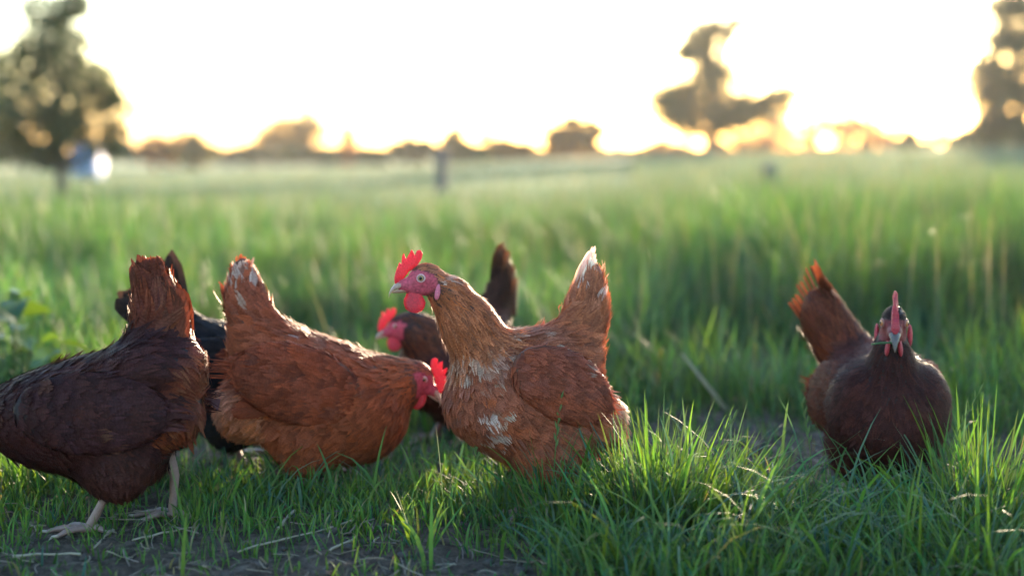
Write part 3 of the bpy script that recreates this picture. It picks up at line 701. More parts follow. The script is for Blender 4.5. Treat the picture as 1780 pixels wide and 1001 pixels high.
# ------------------------------------------------------------------ hens
def rot_y2(dx, dz):
    """axes of an ellipsoid whose long axis points to (dx, dz) in the sagittal plane"""
    n = math.hypot(dx, dz); dx, dz = dx / n, dz / n
    return np.array([[dx, 0, dz], [0, 1, 0], [-dz, 0, dx]])     # rows: long, lateral, normal

def sd_ell(p, c, Rm, r):
    q = (p - c) @ Rm.T
    k0 = np.linalg.norm(q / r, axis=1); k1 = np.linalg.norm(q / (r * r), axis=1) + 1e-9
    return k0 * (k0 - 1.0) / k1
def sd_cone(p, a, b, ra, rb, ys):
    q = p - a; ba = b - a
    q = q * np.array([1, 1 / ys, 1]); ba = ba * np.array([1, 1 / ys, 1])
    t = np.clip(q @ ba / (ba @ ba), 0, 1)
    return (np.linalg.norm(q - t[:, None] * ba, axis=1) - (ra + (rb - ra) * t)) * min(1.0, max(ys, .7))
def prim_d(p, q):
    if q['t'] == 'e': return sd_ell(p, q['c'], q['R'], q['r'])
    return sd_cone(p, q['a'], q['b'], q['ra'], q['rb'], q['ys'])
def smin(a, b, k):
    h = np.clip(0.5 + 0.5 * (b - a) / k, 0, 1)
    return b * (1 - h) + a * h - k * h * (1 - h)

class Field:
    """a smooth union of the prims sampled on a grid, with its surface as a quad mesh"""
    def __init__(s, prims, h):
        s.prims, s.h = prims, h
        lo, hi = np.full(3, 9.0), np.full(3, -9.0)
        for q in prims:
            if q['t'] == 'e': m = max(q['r']); lo = np.minimum(lo, q['c'] - m); hi = np.maximum(hi, q['c'] + m)
            else:
                for e, rr in ((q['a'], q['ra']), (q['b'], q['rb'])): lo = np.minimum(lo, e - rr); hi = np.maximum(hi, e + rr)
        lo -= 0.03; hi += 0.03
        s.lo = lo; s.n = np.ceil((hi - lo) / h).astype(int) + 1
        ax = [lo[i] + h * np.arange(s.n[i]) for i in range(3)]
        G = np.stack(np.meshgrid(*ax, indexing='ij'), -1).reshape(-1, 3)
        d = None
        for q in prims:
            e = prim_d(G, q)
            d = e if d is None else smin(d, e, q['k'])
        s.g = d.reshape(s.n)
    def sample(s, p):
        q = np.clip((p - s.lo) / s.h, 0, np.array(s.n) - 1.001); i = q.astype(int); f = q - i
        g = s.g; out = 0
        for a in (0, 1):
            for b in (0, 1):
                for c in (0, 1):
                    wgt = (f[:, 0] if a else 1 - f[:, 0]) * (f[:, 1] if b else 1 - f[:, 1]) * (f[:, 2] if c else 1 - f[:, 2])
                    out = out + wgt * g[i[:, 0] + a, i[:, 1] + b, i[:, 2] + c]
        return out
    def grad(s, p):
        e = s.h * 0.8; o = np.eye(3) * e
        gr = np.stack([s.sample(p + o[i]) - s.sample(p - o[i]) for i in range(3)], 1)
        return gr / (np.linalg.norm(gr, axis=1, keepdims=True) + 1e-12)
    def surface(s):
        g, n = s.g, s.n; ins = g < 0
        acc = np.zeros((*(n - 1), 3)); cnt = np.zeros(n - 1)
        for axis in range(3):
            sl0 = [slice(None)] * 3; sl1 = [slice(None)] * 3
            sl0[axis] = slice(0, -1); sl1[axis] = slice(1, None)
            a, b = g[tuple(sl0)], g[tuple(sl1)]
            cross = (a < 0) != (b < 0); t = np.where(cross, a / np.where(cross, a - b, 1), 0)
            o1, o2 = [i for i in range(3) if i != axis]
            for e1 in (0, 1):
                for e2 in (0, 1):
                    sl = [slice(None)] * 3
                    sl[o1] = slice(e1, n[o1] - 1 + e1); sl[o2] = slice(e2, n[o2] - 1 + e2)
                    cr, tt = cross[tuple(sl)], t[tuple(sl)]
                    cnt += cr; acc[..., axis] += cr * tt; acc[..., o1] += cr * e1; acc[..., o2] += cr * e2
        idx = -np.ones(n - 1, int); m = cnt > 0; idx[m] = np.arange(m.sum())
        cell = np.stack(np.nonzero(m), 1)
        V = s.lo + s.h * (cell + acc[m] / cnt[m][:, None])
        F = []
        for axis in range(3):
            o1, o2 = (axis + 1) % 3, (axis + 2) % 3
            sl0 = [slice(1, -1)] * 3; sl1 = [slice(1, -1)] * 3; sl0[axis] = slice(0, -1); sl1[axis] = slice(1, None)
            a, b = ins[tuple(sl0)], ins[tuple(sl1)]
            pos = np.stack(np.nonzero(a != b), 1); fl = a[a != b]
            off = np.ones(3, int); off[axis] = 0; pos = pos + off
            def gi(d1, d2):
                c = pos.copy(); c[:, o1] -= d1; c[:, o2] -= d2; return idx[c[:, 0], c[:, 1], c[:, 2]]
            q = np.stack([gi(1, 1), gi(0, 1), gi(0, 0), gi(1, 0)], 1)
            q[~fl] = q[~fl][:, ::-1]; F.append(q)
        F = np.concatenate(F)
        for _ in range(2):
            V = V - s.grad(V) * np.clip(s.sample(V), -.004, .004)[:, None]
        return V, F

def scatter(V, F, rad, r, cand=26000):
    """well spaced random points on a quad mesh"""
    a, b, c, d = (V[F[:, i]] for i in range(4))
    area = np.linalg.norm(np.cross(c - a, d - b), axis=1) / 2
    k = r.choice(len(F), cand, p=area / area.sum()); s, t = r.random((2, cand, 1))
    P = (a[k] * (1 - s) + b[k] * s) * (1 - t) + (d[k] * (1 - s) + c[k] * s) * t
    cell = {}; out = []
    rv = rad(P); mx = rv.max(); ijk = np.floor(P / mx).astype(int)
    for i in range(cand):
        key = tuple(ijk[i]); ok = True
        for dx in (-1, 0, 1):
            for dy in (-1, 0, 1):
                for dz in (-1, 0, 1):
                    for j in cell.get((key[0] + dx, key[1] + dy, key[2] + dz), ()):
                        e = P[i] - P[j]
                        if e @ e < rv[i] * rv[i]: ok = False; break
                    if not ok: break
                if not ok: break
            if not ok: break
        if ok: cell.setdefault(key, []).append(i); out.append(i)
    return P[out]

FS = np.array([0, .36, .72, 1.0])
def feathers(field, P, flow, ln, wd, lift, col, r, tip=None, pointed=0.0, maxsnap=.5, nb=5):
    """each feather is a fan of nb tapering barb strands hugging the surface, its tip frayed"""
    n = len(P); nm = field.grad(P)
    f = flow - (flow * nm).sum(1, keepdims=True) * nm
    f /= np.linalg.norm(f, axis=1, keepdims=True) + 1e-9
    s2 = np.cross(nm, f)
    j = r.normal(size=n) * 0.15; f, s2 = f * np.cos(j)[:, None] + s2 * np.sin(j)[:, None], s2 * np.cos(j)[:, None] - f * np.sin(j)[:, None]
    T = np.linspace(-1, 1, nb); ks = 4
    pt = np.broadcast_to(np.asarray(pointed, float), (n,))[:, None]
    prof = np.array([.55, 1.0, .98, .80])[None] * (1 - pt) + np.array([.75, 1.0, .62, .22])[None] * pt
    V = np.zeros((n, nb, ks, 2, 3))
    end = 1 - (.26 + .25 * pt) * T[None] ** 2 + r.normal(size=(n, nb)) * .055
    lat = T[None] + r.normal(size=(n, nb)) * .10
    sw = np.array([1.3, 1.5, 1.15, .22]) / nb
    for i, s in enumerate(FS):
        al = (ln[:, None] * s * end)[..., None] * f[:, None]
        c = wd[:, None] * .5 * prof[:, i:i + 1] * lat; hw = wd[:, None] * .5 * sw[i] * (.6 + .4 * prof[:, i:i + 1]) * np.ones((1, nb))
        for q, sg in enumerate((-1, 1)):
            V[:, :, i, q] = P[:, None] + al + (c + sg * hw)[..., None] * s2[:, None]
    W_ = V.reshape(-1, 3)
    lj = lift[:, None] * (1 + .22 * r.normal(size=(n, nb)))
    off = -.0008 + lj[:, :, None, None] * (FS ** 1.5)[None, None, :, None] + (.0009 * (1 - T ** 2))[None, :, None, None] * np.ones((n, 1, ks, 2))
    mx = (maxsnap * ln[:, None, None, None] * FS[None, None, :, None] * np.ones((n, nb, ks, 2)) + .002).ravel()
    for _ in range(2):
        d = off.ravel() - field.sample(W_)
        W_ = W_ + field.grad(W_) * np.clip(d, -mx, mx)[:, None]
    base = (np.arange(n * nb) * ks * 2)[:, None]
    q = np.array([[2 * i, 2 * i + 1, 2 * i + 3, 2 * i + 2] for i in range(ks - 1)]).ravel()
    F = (base + q[None]).reshape(-1, 4)
    cc = np.broadcast_to(col[:, None, None, None, :], (n, nb, ks, 2, 3))
    if tip is not None:
        k = (np.clip((FS - .3) / .7, 0, 1))[None, None, :, None, None] * np.clip(.8 + .35 * r.normal(size=(n, nb, 1, 1, 1)), 0, 1.1)
        cc = cc * (1 - k) + tip[:, None, None, None, :] * k
    cc = np.clip(cc * (1 + .085 * r.normal(size=(n, nb, 1, 1, 1))), .003, .9)
    fc = np.stack(np.broadcast_arrays(FS[None, None, :, None], T[None, :, None, None], r.random(n)[:, None, None, None], ), -1)
    fc = np.broadcast_to(fc, (n, nb, ks, 2, 3))
    return W_, F, cc.reshape(-1, 3), fc.reshape(-1, 3)

def long_feather(root, tipv, nrm, wd, col, tipcol, r, name, parent, bend=.1, ragged=.03):
    root, tipv = np.asarray(root, float), np.asarray(tipv, float)
    ax = tipv - root; ln = np.linalg.norm(ax); ax /= ln
    sd = np.cross(nrm, ax); sd /= np.linalg.norm(sd); up = np.cross(ax, sd)
    s = np.linspace(0, 1, 11); t = np.linspace(-1, 1, 7)
    prof = np.interp(s, [0, .15, .5, .8, .93, 1], [.35, .7, 1, 1, .9, .55])
    V = np.zeros((11, 7, 3)); Cc = np.zeros((11, 7, 3))
    for i in range(11):
        for j in range(7):
            rg = (1 + r.normal() * ragged * (i > 7)) * s[i] - .05 * abs(t[j]) * (i > 6)
            V[i, j] = root + ax * ln * rg + sd * wd * .5 * prof[i] * t[j] + up * (bend * ln * (s[i] ** 2 - s[i]) - .12 * wd * t[j] ** 2) 
            k = np.clip((s[i] - .55) / .45 + r.normal() * .08, 0, 1); Cc[i, j] = np.asarray(col) * (1 - k) + np.asarray(tipcol) * k
    F = np.array([[i * 7 + j, i * 7 + j + 1, (i + 1) * 7 + j + 1, (i + 1) * 7 + j] for i in range(10) for j in range(6)])
    fc = np.stack(np.broadcast_arrays(s[:, None], t[None, :], 0.5), -1).reshape(-1, 3)
    return link(name, mesh_np(name, V.reshape(-1, 3), F, M_FEATHER, {'col': Cc.reshape(-1, 3), 'fc': fc}), parent)

# ---- head pieces, in head axes: x forward, y left, z up, origin midway between the eyes
COMB = [(.0412, -.0076), (.0414, .001), (.0395, .0095), (.034, .0138), (.0318, .0268), (.029, .0225), (.0272, .0352), (.0238, .0400), (.021, .0300), (.0165, .037), (.0118, .0450), (.0085, .0400), (.007, .0345),
        (.0035, .0425), (-.0028, .0428), (-.006, .0365), (-.0035, .0285), (.0012, .0222), (.006, .0165), (.012, .013), (.018, .010), (.024, .002), (.031, -.0045)]
def comb_mesh(scale, thick, mat, wav, r):
    pts = np.array(COMB) * np.array([1, 1]); pts[:, 1] = np.where(pts[:, 1] > .013, .013 + (pts[:, 1] - .013) * scale, pts[:, 1])
    bm = bmesh.new()
    vs = [bm.verts.new((x, 0, z)) for x, z in pts]; bm.faces.new(vs)
    bmesh.ops.triangulate(bm, faces=bm.faces[:])
    bmesh.ops.subdivide_edges(bm, edges=bm.edges[:], cuts=2, use_grid_fill=True)
    bmesh.ops.beautify_fill(bm, faces=bm.faces[:], edges=bm.edges[:])
    ext = bmesh.ops.extrude_face_region(bm, geom=bm.faces[:]); top = [e for e in ext['geom'] if isinstance(e, bmesh.types.BMVert)]
    ts = set(top)
    bnd = set()
    for v in bm.verts:
        if any(len({w in ts for w in f.verts}) > 1 for f in v.link_faces): bnd.add(v)
    for v in bm.verts:
        h = np.clip((v.co.z + .005) / .045, 0, 1); th = thick * (1.15 - .75 * h) * (.45 if v in bnd else 1.0)
        y = th if v in ts else -th
        v.co.y = y + wav * h * math.sin(v.co.x * 190) + r.normal() * .00025
    bmesh.ops.recalc_face_normals(bm, faces=bm.faces[:])
    me = bpy.data.meshes.new('comb'); bm.to_mesh(me); bm.free(); me.materials.append(mat)
    me.polygons.foreach_set('use_smooth', np.ones(len(me.polygons), dtype=bool)); me.update(); return me
def blob_mesh(name, rx, ry, rz, mat, taper=0.0, seed=0):
    bm = bmesh.new(); bmesh.ops.create_uvsphere(bm, u_segments=14, v_segments=10, radius=1)
    r = np.random.default_rng(seed)
    for v in bm.verts:
        k = 1 - taper * v.co.z
        v.co = Vector((v.co.x * rx * k, v.co.y * ry * (1 - .3 * taper * v.co.z), v.co.z * rz)) * (1 + .03 * r.normal())
    me = bpy.data.meshes.new(name); bm.to_mesh(me); bm.free(); me.materials.append(mat)
    me.polygons.foreach_set('use_smooth', np.ones(len(me.polygons), dtype=bool)); return me
def loft(name, rings, mat, n=14):
    """rings: (x, zc, half width, z up, z down)"""
    a = np.linspace(0, 2 * np.pi, n, endpoint=False); V = []
    for (x, zc, hw, zu, zd) in rings:
        sn = np.sin(a); V.append(np.stack([np.full(n, x), hw * np.cos(a), zc + np.where(sn > 0, zu * sn, zd * sn)], 1))
    V = np.concatenate(V)
    F = [(i * n + j, i * n + (j + 1) % n, (i + 1) * n + (j + 1) % n, (i + 1) * n + j) for i in range(len(rings) - 1) for j in range(n)]
    return mesh_np(name, V, np.array(F), mat)

def build_hen(label, base, heading, spec, colour, seed, detail=1.0, cell=.0055, eye=None, beak=None, comb=None, nb=5):
    """spec: dict with prims / wing / tail / head / legs in hen axes (x forward, z up, metres)"""
    r = np.random.default_rng(seed)
    hx, hy = heading; rz = math.atan2(hy, hx)
    z0 = float(gz(base[0], base[1]))
    root = empty('hen', (base[0], base[1], z0), rz); tag(root, label, 'hen', 'hens foraging in the grass')
    eye = eye or M_EYE; beak = beak or M_BEAK; comb = comb or M_COMB
    # head axes
    hd = spec['head']; E = np.array(hd['eye'], float); ph, yw, hs = hd['pitch'], hd.get('yaw', 0.0), hd.get('scale', 1.0)
    f = np.array([math.cos(ph) * math.cos(yw), math.cos(ph) * math.sin(yw), math.sin(ph)]); l = np.array([-math.sin(yw), math.cos(yw), 0.0]); u = np.cross(f, l)
    H = np.stack([f, l, u])                    # rows
    hp = lambda x, y, z: E + hs * (f * x + l * y + u * z)
    fr = hd.get('face', 1.0); prims = []
    for q in spec['prims']:
        q = dict(q)
        if q['t'] == 'e' and abs(q['c'][1]) > 1e-6:
            m = dict(q); m['c'] = q['c'] * np.array([1, -1, 1]); m['flow'] = q['flow'] * np.array([1, -1, 1]); prims.append(m)
        prims.append(q)
    # neck to head, then skull, face
    nk = spec['neck']
    nodes = [(np.array(a, float), rr) for a, rr in nk] + [(hp(-.018, 0, -.008), .0165 * hs)]
    for (a, ra), (b, rb) in zip(nodes[:-1], nodes[1:]):
        prims.append(dict(t='c', a=a, b=b, ra=ra, rb=rb, ys=spec.get('neck_ys', .88), k=.016, flow=(a - b) / np.linalg.norm(a - b), reg='neck'))
    prims.append(dict(t='e', c=hp(-.008, 0, -.001), R=H, r=np.array([.0275, .0172, .0225]) * hs, k=.009, flow=-f - .25 * u, reg='head'))
    prims.append(dict(t='e', c=hp(.0225, 0, -.0105), R=H, r=np.array([.017, .0108, .0115]) * hs, k=.007, flow=-f, reg='head'))
    prims.append(dict(t='e', c=hp(.004, 0, -.019), R=H, r=np.array([.019, .0115, .0105]) * hs, k=.007, flow=-f, reg='head'))
    fld = Field(prims, cell)
    V, F = fld.surface()
    def headmask(p):
        q = (p - E) @ H.T / hs
        e = ((q[:, 0] - .012) / (.036 * fr)) ** 2 + ((q[:, 2] + .009) / (.0225 * fr)) ** 2
        top = (q[:, 2] > .012) & (q[:, 0] < .016)
        return (e < 1) & ~top & (np.abs(q[:, 1]) < .03)
    def regions(p):
        ds = np.stack([prim_d(p, q) for q in prims], 1); wgt = np.exp(-np.clip(ds - ds.min(1, keepdims=True), 0, .2) / .010); wgt /= wgt.sum(1, keepdims=True)
        return wgt
    regs = [q['reg'] for q in prims]
    SIZE = {'head': (.011, .0055, .0016), 'neck': (.034, .0075, .0035), 'breast': (.027, .019, .0045), 'body': (.032, .021, .005), 'back': (.038, .016, .005), 'tail': (.050, .018, .006), 'fluff': (.036, .017, .008), 'thigh': (.028, .018, .005)}
    SIZE.update(spec.get('size', {}))
    sz = np.array([SIZE[k] for k in regs]); flows = np.array([q['flow'] for q in prims])
    skin_face = np.array(colour['face']); under = np.array(colour['base']) * .55
    q = (V - E) @ H.T / hs; bare = headmask(V)
    e = ((q[:, 0] - .012) / (.036 * fr)) ** 2 + ((q[:, 2] + .009) / (.0225 * fr)) ** 2
    skc = np.where(bare[:, None], skin_face[None], under[None])
    body = link('body', mesh_np('body', V, F, M_SKIN, {'col': skc}), root)
    # plumage
    def spacing(p):
        wgt = regions(p); s = wgt @ sz; return np.sqrt(s[:, 0] * s[:, 1]) * .36 / detail
    P = scatter(V, F, spacing, r, int(24000 * detail))
    P = P[~headmask(P)]
    fl = regions(P) @ flows; fl /= np.linalg.norm(fl, axis=1, keepdims=True); tB = np.array(spec['tail']['tip'], float); tA = np.array(spec['tail']['root'], float); tax = (tB - tA) / np.linalg.norm(tB - tA)
    istail = (np.array(regs)[regions(P).argmax(1)] == 'tail') & ((tB - P) @ tax < .045); P = P[np.abs((fl * fld.grad(P)).sum(1)) < np.where(istail, .55, .92)]
    wgt = regions(P); s = wgt @ sz; fl = wgt @ flows
    # the flow near the midline of the breast and on curved flanks picks up a little sideways sweep
    fl[:, 1] += .35 * np.sign(P[:, 1]) * np.clip(np.abs(P[:, 1]) / .06, 0, 1) * .3
    ridx = wgt.argmax(1); rname = np.array(regs)[ridx]
    n = len(P)
    lnv = s[:, 0] * (.8 + .4 * r.random(n)); wdv = s[:, 1] * (.8 + .4 * r.random(n)); lift = s[:, 2] * (.40 + .75 * r.random(n)) * (1 + .9 * (r.random(n) < .06))
    lnv = np.where(rname == 'tail', np.minimum(lnv, np.maximum(.010, ((tB - P) @ tax) * .95)), lnv)
    colv, tipv = colour['fn'](P, rname, r)
    pt = np.where(rname == 'neck', .9, np.where(rname == 'back', .55, np.where(rname == 'tail', .25, .05)))
    for nm, msk in (('hackle', np.isin(rname, ['neck', 'head'])), ('plumage', ~np.isin(rname, ['neck', 'head']))):
        Vv, Ff, cc, fc = feathers(fld, P[msk], fl[msk], lnv[msk], wdv[msk], lift[msk], colv[msk], r, tipv[msk], pt[msk], .5, 3 if nm == 'hackle' else nb)
        tag(link(nm, mesh_np(nm, Vv, Ff, M_FEATHER, {'col': cc, 'fc': fc}), body), kind='stuff')
    # wings
    for sgn in (1, -1):
        wp = []
        for q in spec['wing']:
            q = dict(q); q['c'] = q['c'] * np.array([1, sgn, 1]); 
            Rm = q['R'].copy(); ty = q.get('tilt', 0.0) * sgn      # lean the flat wing in at the top and tail
            Rz = np.array([[math.cos(q.get('toe', 0) * sgn), math.sin(q.get('toe', 0) * sgn), 0], [-math.sin(q.get('toe', 0) * sgn), math.cos(q.get('toe', 0) * sgn), 0], [0, 0, 1]])
            Rx = np.array([[1, 0, 0], [0, math.cos(ty), math.sin(ty)], [0, -math.sin(ty), math.cos(ty)]])
            q['R'] = Rm @ Rx @ Rz; wp.append(q)
        wf = Field(wp, cell); wV, wF = wf.surface()
        wo_ = link('wing', mesh_np('wing', wV, wF, M_SKIN, {'col': np.broadcast_to(under, (len(wV), 3))}), root)
        wsz = spec.get('wing_size', (.036, .022, .0045))
        P = scatter(wV, wF, lambda p: np.full(len(p), math.sqrt(wsz[0] * wsz[1]) * .34 / detail), r, int(9000 * detail))
        n = len(P); flw = np.repeat(wp[0]['flow'][None] * np.array([1, sgn, 1]), n, 0)
        cv, tv = colour['fn'](P, np.full(n, 'wing'), r)
        # longer feathers towards the rear of the wing
        along = (P - wp[0]['c']) @ wp[0]['flow']; lw = wsz[0] * np.interp(along, [-.08, .02, .09], [.65, 1.0, 1.5])
        Vv, Ff, cc, fc = feathers(wf, P, flw, lw * (.85 + .3 * r.random(n)), wsz[1] * (.85 + .3 * r.random(n)), wsz[2] * (.4 + .9 * r.random(n)), cv, r, tv, np.full(n, .1), .25, nb)
        tag(link('wing_coverts', mesh_np('wing_coverts', Vv, Ff, M_FEATHER, {'col': cc, 'fc': fc}), wo_), kind='stuff')
        # flight feathers closing the lower rear edge
        c0, fl0 = wp[0]['c'], wp[0]['flow'] * np.array([1, sgn, 1]); R0, r0 = wp[0]['R'], wp[0]['r']
        for k in range(7):
            kk = k / 6; st = c0 + R0[0] * (-r0[0] * (.25 - .35 * kk)) + R0[2] * (-r0[2] * (.80 - 1.0 * kk)) + R0[1] * sgn * r0[1] * .3
            if fl0 @ R0[0] > 0: st = c0 + R0[0] * (r0[0] * (-.25 + .35 * kk)) + R0[2] * (-r0[2] * (.80 - 1.0 * kk)) + R0[1] * sgn * r0[1] * .3
            en = st + fl0 * r0[0] * (.66 + .1 * kk) + np.array([0, 0, -.012 + .010 * kk]) - np.array([0, sgn, 0]) * .010
            cv, tv = colour['fn'](((st + en) / 2)[None], np.array(['wing']), r)
            long_feather(st, en, np.array([0, sgn, 0.25]), .024, cv[0], tv[0] * .9, r, 'flight_feather', wo_, .03)
    # tail feathers: a steep tent, two rows either side of the midline
    tl = spec['tail']; A = np.array(tl['root']); B = np.array(tl['tip']); fan = tl['fan']; nt_ = tl.get('n', 6)
    ax = (B - A) / np.linalg.norm(B - A); back = np.cross(np.array([0, 1.0, 0]), ax); back = back if back[0] < 0 else -back
    ln0 = np.linalg.norm(B - A)
    for sgn in (1, -1):
        for k in range(nt_):
            kk = k / (nt_ - 1)                         # 0 front-top feather, 1 rearmost lowest
            rt = A + back * (tl['depth'] * (kk - .3)) + np.array([0, sgn * tl['wroot'] * (.3 + .7 * kk), 0])
            en = B - ax * ln0 * (tl.get('drop', .34) * kk ** 1.3 + .03 * r.normal()) + back * (tl.get('tipw', .022) * (kk - .25) * 2) + np.array([0, sgn * (tl['splay'] * ln0 * (.1 + .9 * kk) + .003), 0])
            cv, tv = colour['fn'](en[None], np.array(['tailtip']), r)
            long_feather(rt, en, np.array([0, sgn, .1]) + back * .3, tl.get('width', .03), cv[0], tv[0], r, 'tail_feather', root, .05, .03)
    # head pieces
    Mh = Matrix([[*(hs * H.T[0]), E[0]], [*(hs * H.T[1]), E[1]], [*(hs * H.T[2]), E[2]], [0, 0, 0, 1]])
    def hpart(name, me, m=Matrix(), parent=root):
        o = link(name, me, parent); o.matrix_local = Mh @ m if parent is root else m; return o
    cb = hpart('comb', comb_mesh(hd.get('comb', 1.0), hd.get('thick', .0031), comb, hd.get('wave', .0006), r))
    sm = cb.modifiers.new('round', 'SUBSURF'); sm.levels = sm.render_levels = 2
    hpart('upper_beak', loft('upper_beak', [(.030, -.0095, .0088, .0075, .006), (.036, -.0112, .0076, .0068, .0045), (.042, -.0140, .0058, .0058, .003), (.047, -.0180, .0042, .0048, .0022), (.0505, -.0232, .0026, .0036, .0016), (.0520, -.0285, .0008, .0012, .0008), (.0521, -.0298, .0001, .0001, .0001)], beak))
    hpart('lower_beak', loft('lower_beak', [(.020, -.0172, .0080, .003, .0050), (.030, -.0176, .0068, .0022, .0046), (.039, -.0186, .0046, .0018, .0034), (.045, -.0200, .0022, .001, .0018), (.0465, -.0205, .0002, .0002, .0002)], beak))
    ws = hd.get('wattle', 1.0); lb = hd.get('lobe', 1.0)
    for sgn in (1, -1):
        hpart('wattle', blob_mesh('wattle', .0155 * ws, .0034, .0175 * ws, comb, .28, 3), Matrix.Translation((.0125, sgn * .0085, -.0215 - .0145 * ws)) @ Matrix.Rotation(.12 * sgn, 4, 'X') @ Matrix.Rotation(.15, 4, 'Y'))
        hpart('ear_lobe', blob_mesh('ear_lobe', .0042 * lb, .0022 * lb, .0125 * (.6 + .4 * lb), M_LOBE if lb == 1 else comb, .2, 4), Matrix.Translation((-.0215, sgn * .0225, -.0225)) @ Matrix.Rotation(-.22, 4, 'Y'))
        o = hpart('eye', blob_mesh('eye', .0056, .0056, .0056, eye), Matrix.Translation((.0015, sgn * .0143, 0)) @ Matrix.Rotation(-sgn * .38, 4, 'Z') @ Matrix.Rotation(-sgn * math.pi / 2 + sgn * .06, 4, 'X'))
        a = np.linspace(0, 2 * np.pi, 20, endpoint=False); ringp = np.stack([.0061 * np.cos(a), .0056 * np.sin(a), np.full(20, .0022)], 1)
        rv, rf = tube(np.concatenate([ringp, ringp[:2]]), np.full(22, .0012), 7)
        link('eyelid', mesh_np('eyelid', rv, rf, M_RING if eye is M_EYE else M_RING_D), o)
    # legs
    for lg in spec['legs']:
        kn, hk, ft = (np.array(lg[k], float) for k in ('knee', 'hock', 'foot'))
        ft = ft.copy(); ft[2] = .009
        pts = np.array([kn, kn * .5 + hk * .5, hk, hk * .5 + ft * .5, ft]); V1, F1 = tube(pts, [.013, .010, .0078, .0062, .0075], 9)
        parts = [(V1, F1, (1, 1, 1))]
        yaw = lg.get('yaw', 0.0)
        for ang, tl_ in ((0.0, .062), (.62, .048), (-.62, .048), (math.pi * .95, .026)):
            a = yaw + ang; dv = np.array([math.cos(a), math.sin(a), 0])
            k = np.linspace(0, 1, 6)[:, None]; pl = ft + dv * tl_ * k + np.array([0, 0, 1]) * (.004 * np.sin(k * np.pi) - .004 * k)
            V1, F1 = tube(pl, [.0065, .0058, .0050, .0052, .0042, .0028], 7); parts.append((V1, F1, (1, 1, 1)))
        V1, F1, _ = join(parts); lo = link('leg', mesh_np('leg', V1, F1, M_LEG), root)
        for ang, tl_ in ((0.0, .062), (.62, .048), (-.62, .048), (math.pi * .95, .026)):
            a = yaw + ang; dv = np.array([math.cos(a), math.sin(a), 0]); e = ft + dv * tl_ - np.array([0, 0, .004])
            V1, F1 = tube([e - dv * .002, e + dv * .007 + [0, 0, .0005], e + dv * .013 - [0, 0, .004]], [.0030, .0022, .0003], 6); link('claw', mesh_np('claw', V1, F1, M_CLAW), lo)
    return root

class Px:
    """turns photograph pixels on a hen's midline plane into hen axes"""
    def __init__(s, u, d, heading):
        s.d = d; h = np.array([*heading, 0.0]); h /= np.linalg.norm(h); s.h = h; s.n = np.array([-h[1], h[0], 0])
        s.base = np.array([at_depth(u, HORIZON, d)[0], d, 0.0]); s.z0 = float(gz(s.base[0], d)); s.sc = d / F_PX; s.sg = 1 if h[0] > 0 else -1
    def __call__(s, u, v, y=0.0):
        d = ray(u, v); C0 = np.array([0, 0, CAM_H]); t = ((s.base - C0) @ s.n) / (d @ s.n); p = C0 + d * t
        return np.array([(p - s.base) @ s.h, y, p[2] - s.z0])
    def dirv(s, du, dv, y=0.0):
        v = np.array([s.sg * du, y * math.hypot(du, dv), -dv], float); return v / np.linalg.norm(v)
    def ell(s, u, v, a, b, ry, ax, flow, reg, y=0.0, k=.03):
        dx, dz = s.sg * ax[0], -ax[1]
        return dict(t='e', c=s(u, v, y), R=rot_y2(dx, dz), r=np.array([a * s.sc, ry, b * s.sc]), flow=s.dirv(*flow), reg=reg, k=k)
    def cone(s, u1, v1, r1, u2, v2, r2, ys, reg, k=.03, flow=None):
        a, b = s(u1, v1), s(u2, v2); fl = s.dirv(*flow) if flow else (b - a) / np.linalg.norm(b - a)
        return dict(t='c', a=a, b=b, ra=r1 * s.sc, rb=r2 * s.sc, ys=ys, k=k, flow=fl, reg=reg)

def E_(x, z, a, b, ry, ax, flow, reg, y=0.0, k=.03):
    fl = np.array([flow[0], 0, flow[1]], float)
    return dict(t='e', c=np.array([x, y, z]), R=rot_y2(*ax), r=np.array([a, ry, b]), flow=fl / np.linalg.norm(fl), reg=reg, k=k)
def K_(x1, z1, r1, x2, z2, r2, ys, reg, k=.03, y1=0.0, y2=0.0):
    a, b = np.array([x1, y1, z1]), np.array([x2, y2, z2]); return dict(t='c', a=a, b=b, ra=r1, rb=r2, ys=ys, k=k, flow=(b - a) / np.linalg.norm(b - a), reg=reg)

def palette(base, reg=None, tip=None, var=.30, patches=(), tailtip=None, tailbase=None, face=(.42, .055, .075), gain=(1, 1, 1)):
    base = np.array(base); reg = reg or {}; tip = tip or {}
    def fn(P, rname, r):
        n = len(P); c = np.repeat(base[None], n, 0)
        tc = c * 1.24
        for k, v in reg.items(): c[rname == k] = v; tc[rname == k] = np.array(v) * 1.24
        for k, v in tip.items(): tc[rname == k] = v
        m = rname == 'tailtip'
        if tailbase is not None: c[m] = tailbase
        if tailtip is not None: tc[m] = tailtip
        val = (1 - var + 2 * var * r.random(n))[:, None] * np.array(gain); hue = 1 + .10 * r.normal(size=(n, 1)) * np.array([[.6, 0, -1.0]])
        c = c * val * hue; tc = tc * val * hue
        for (px, pz, a, b, colp, prob, regs) in patches:
            q = ((P[:, 0] - px) / a) ** 2 + ((P[:, 2] - pz) / b) ** 2
            hit = (r.random(n) < prob * np.exp(-q * 1.1)) & np.isin(rname, regs)
            k = (.12 + .5 * r.random(n))[:, None]
            c = np.where(hit[:, None], c * (1 - .5 * k) + np.array(colp) * .5 * k, c); tc = np.where(hit[:, None], tc * (1 - k) + np.array(colp) * k, tc)
        return np.clip(c, .004, .8), np.clip(tc, .004, .85)
    return dict(base=base, fn=fn, face=face)

CREAM = (.62, .50, .38)
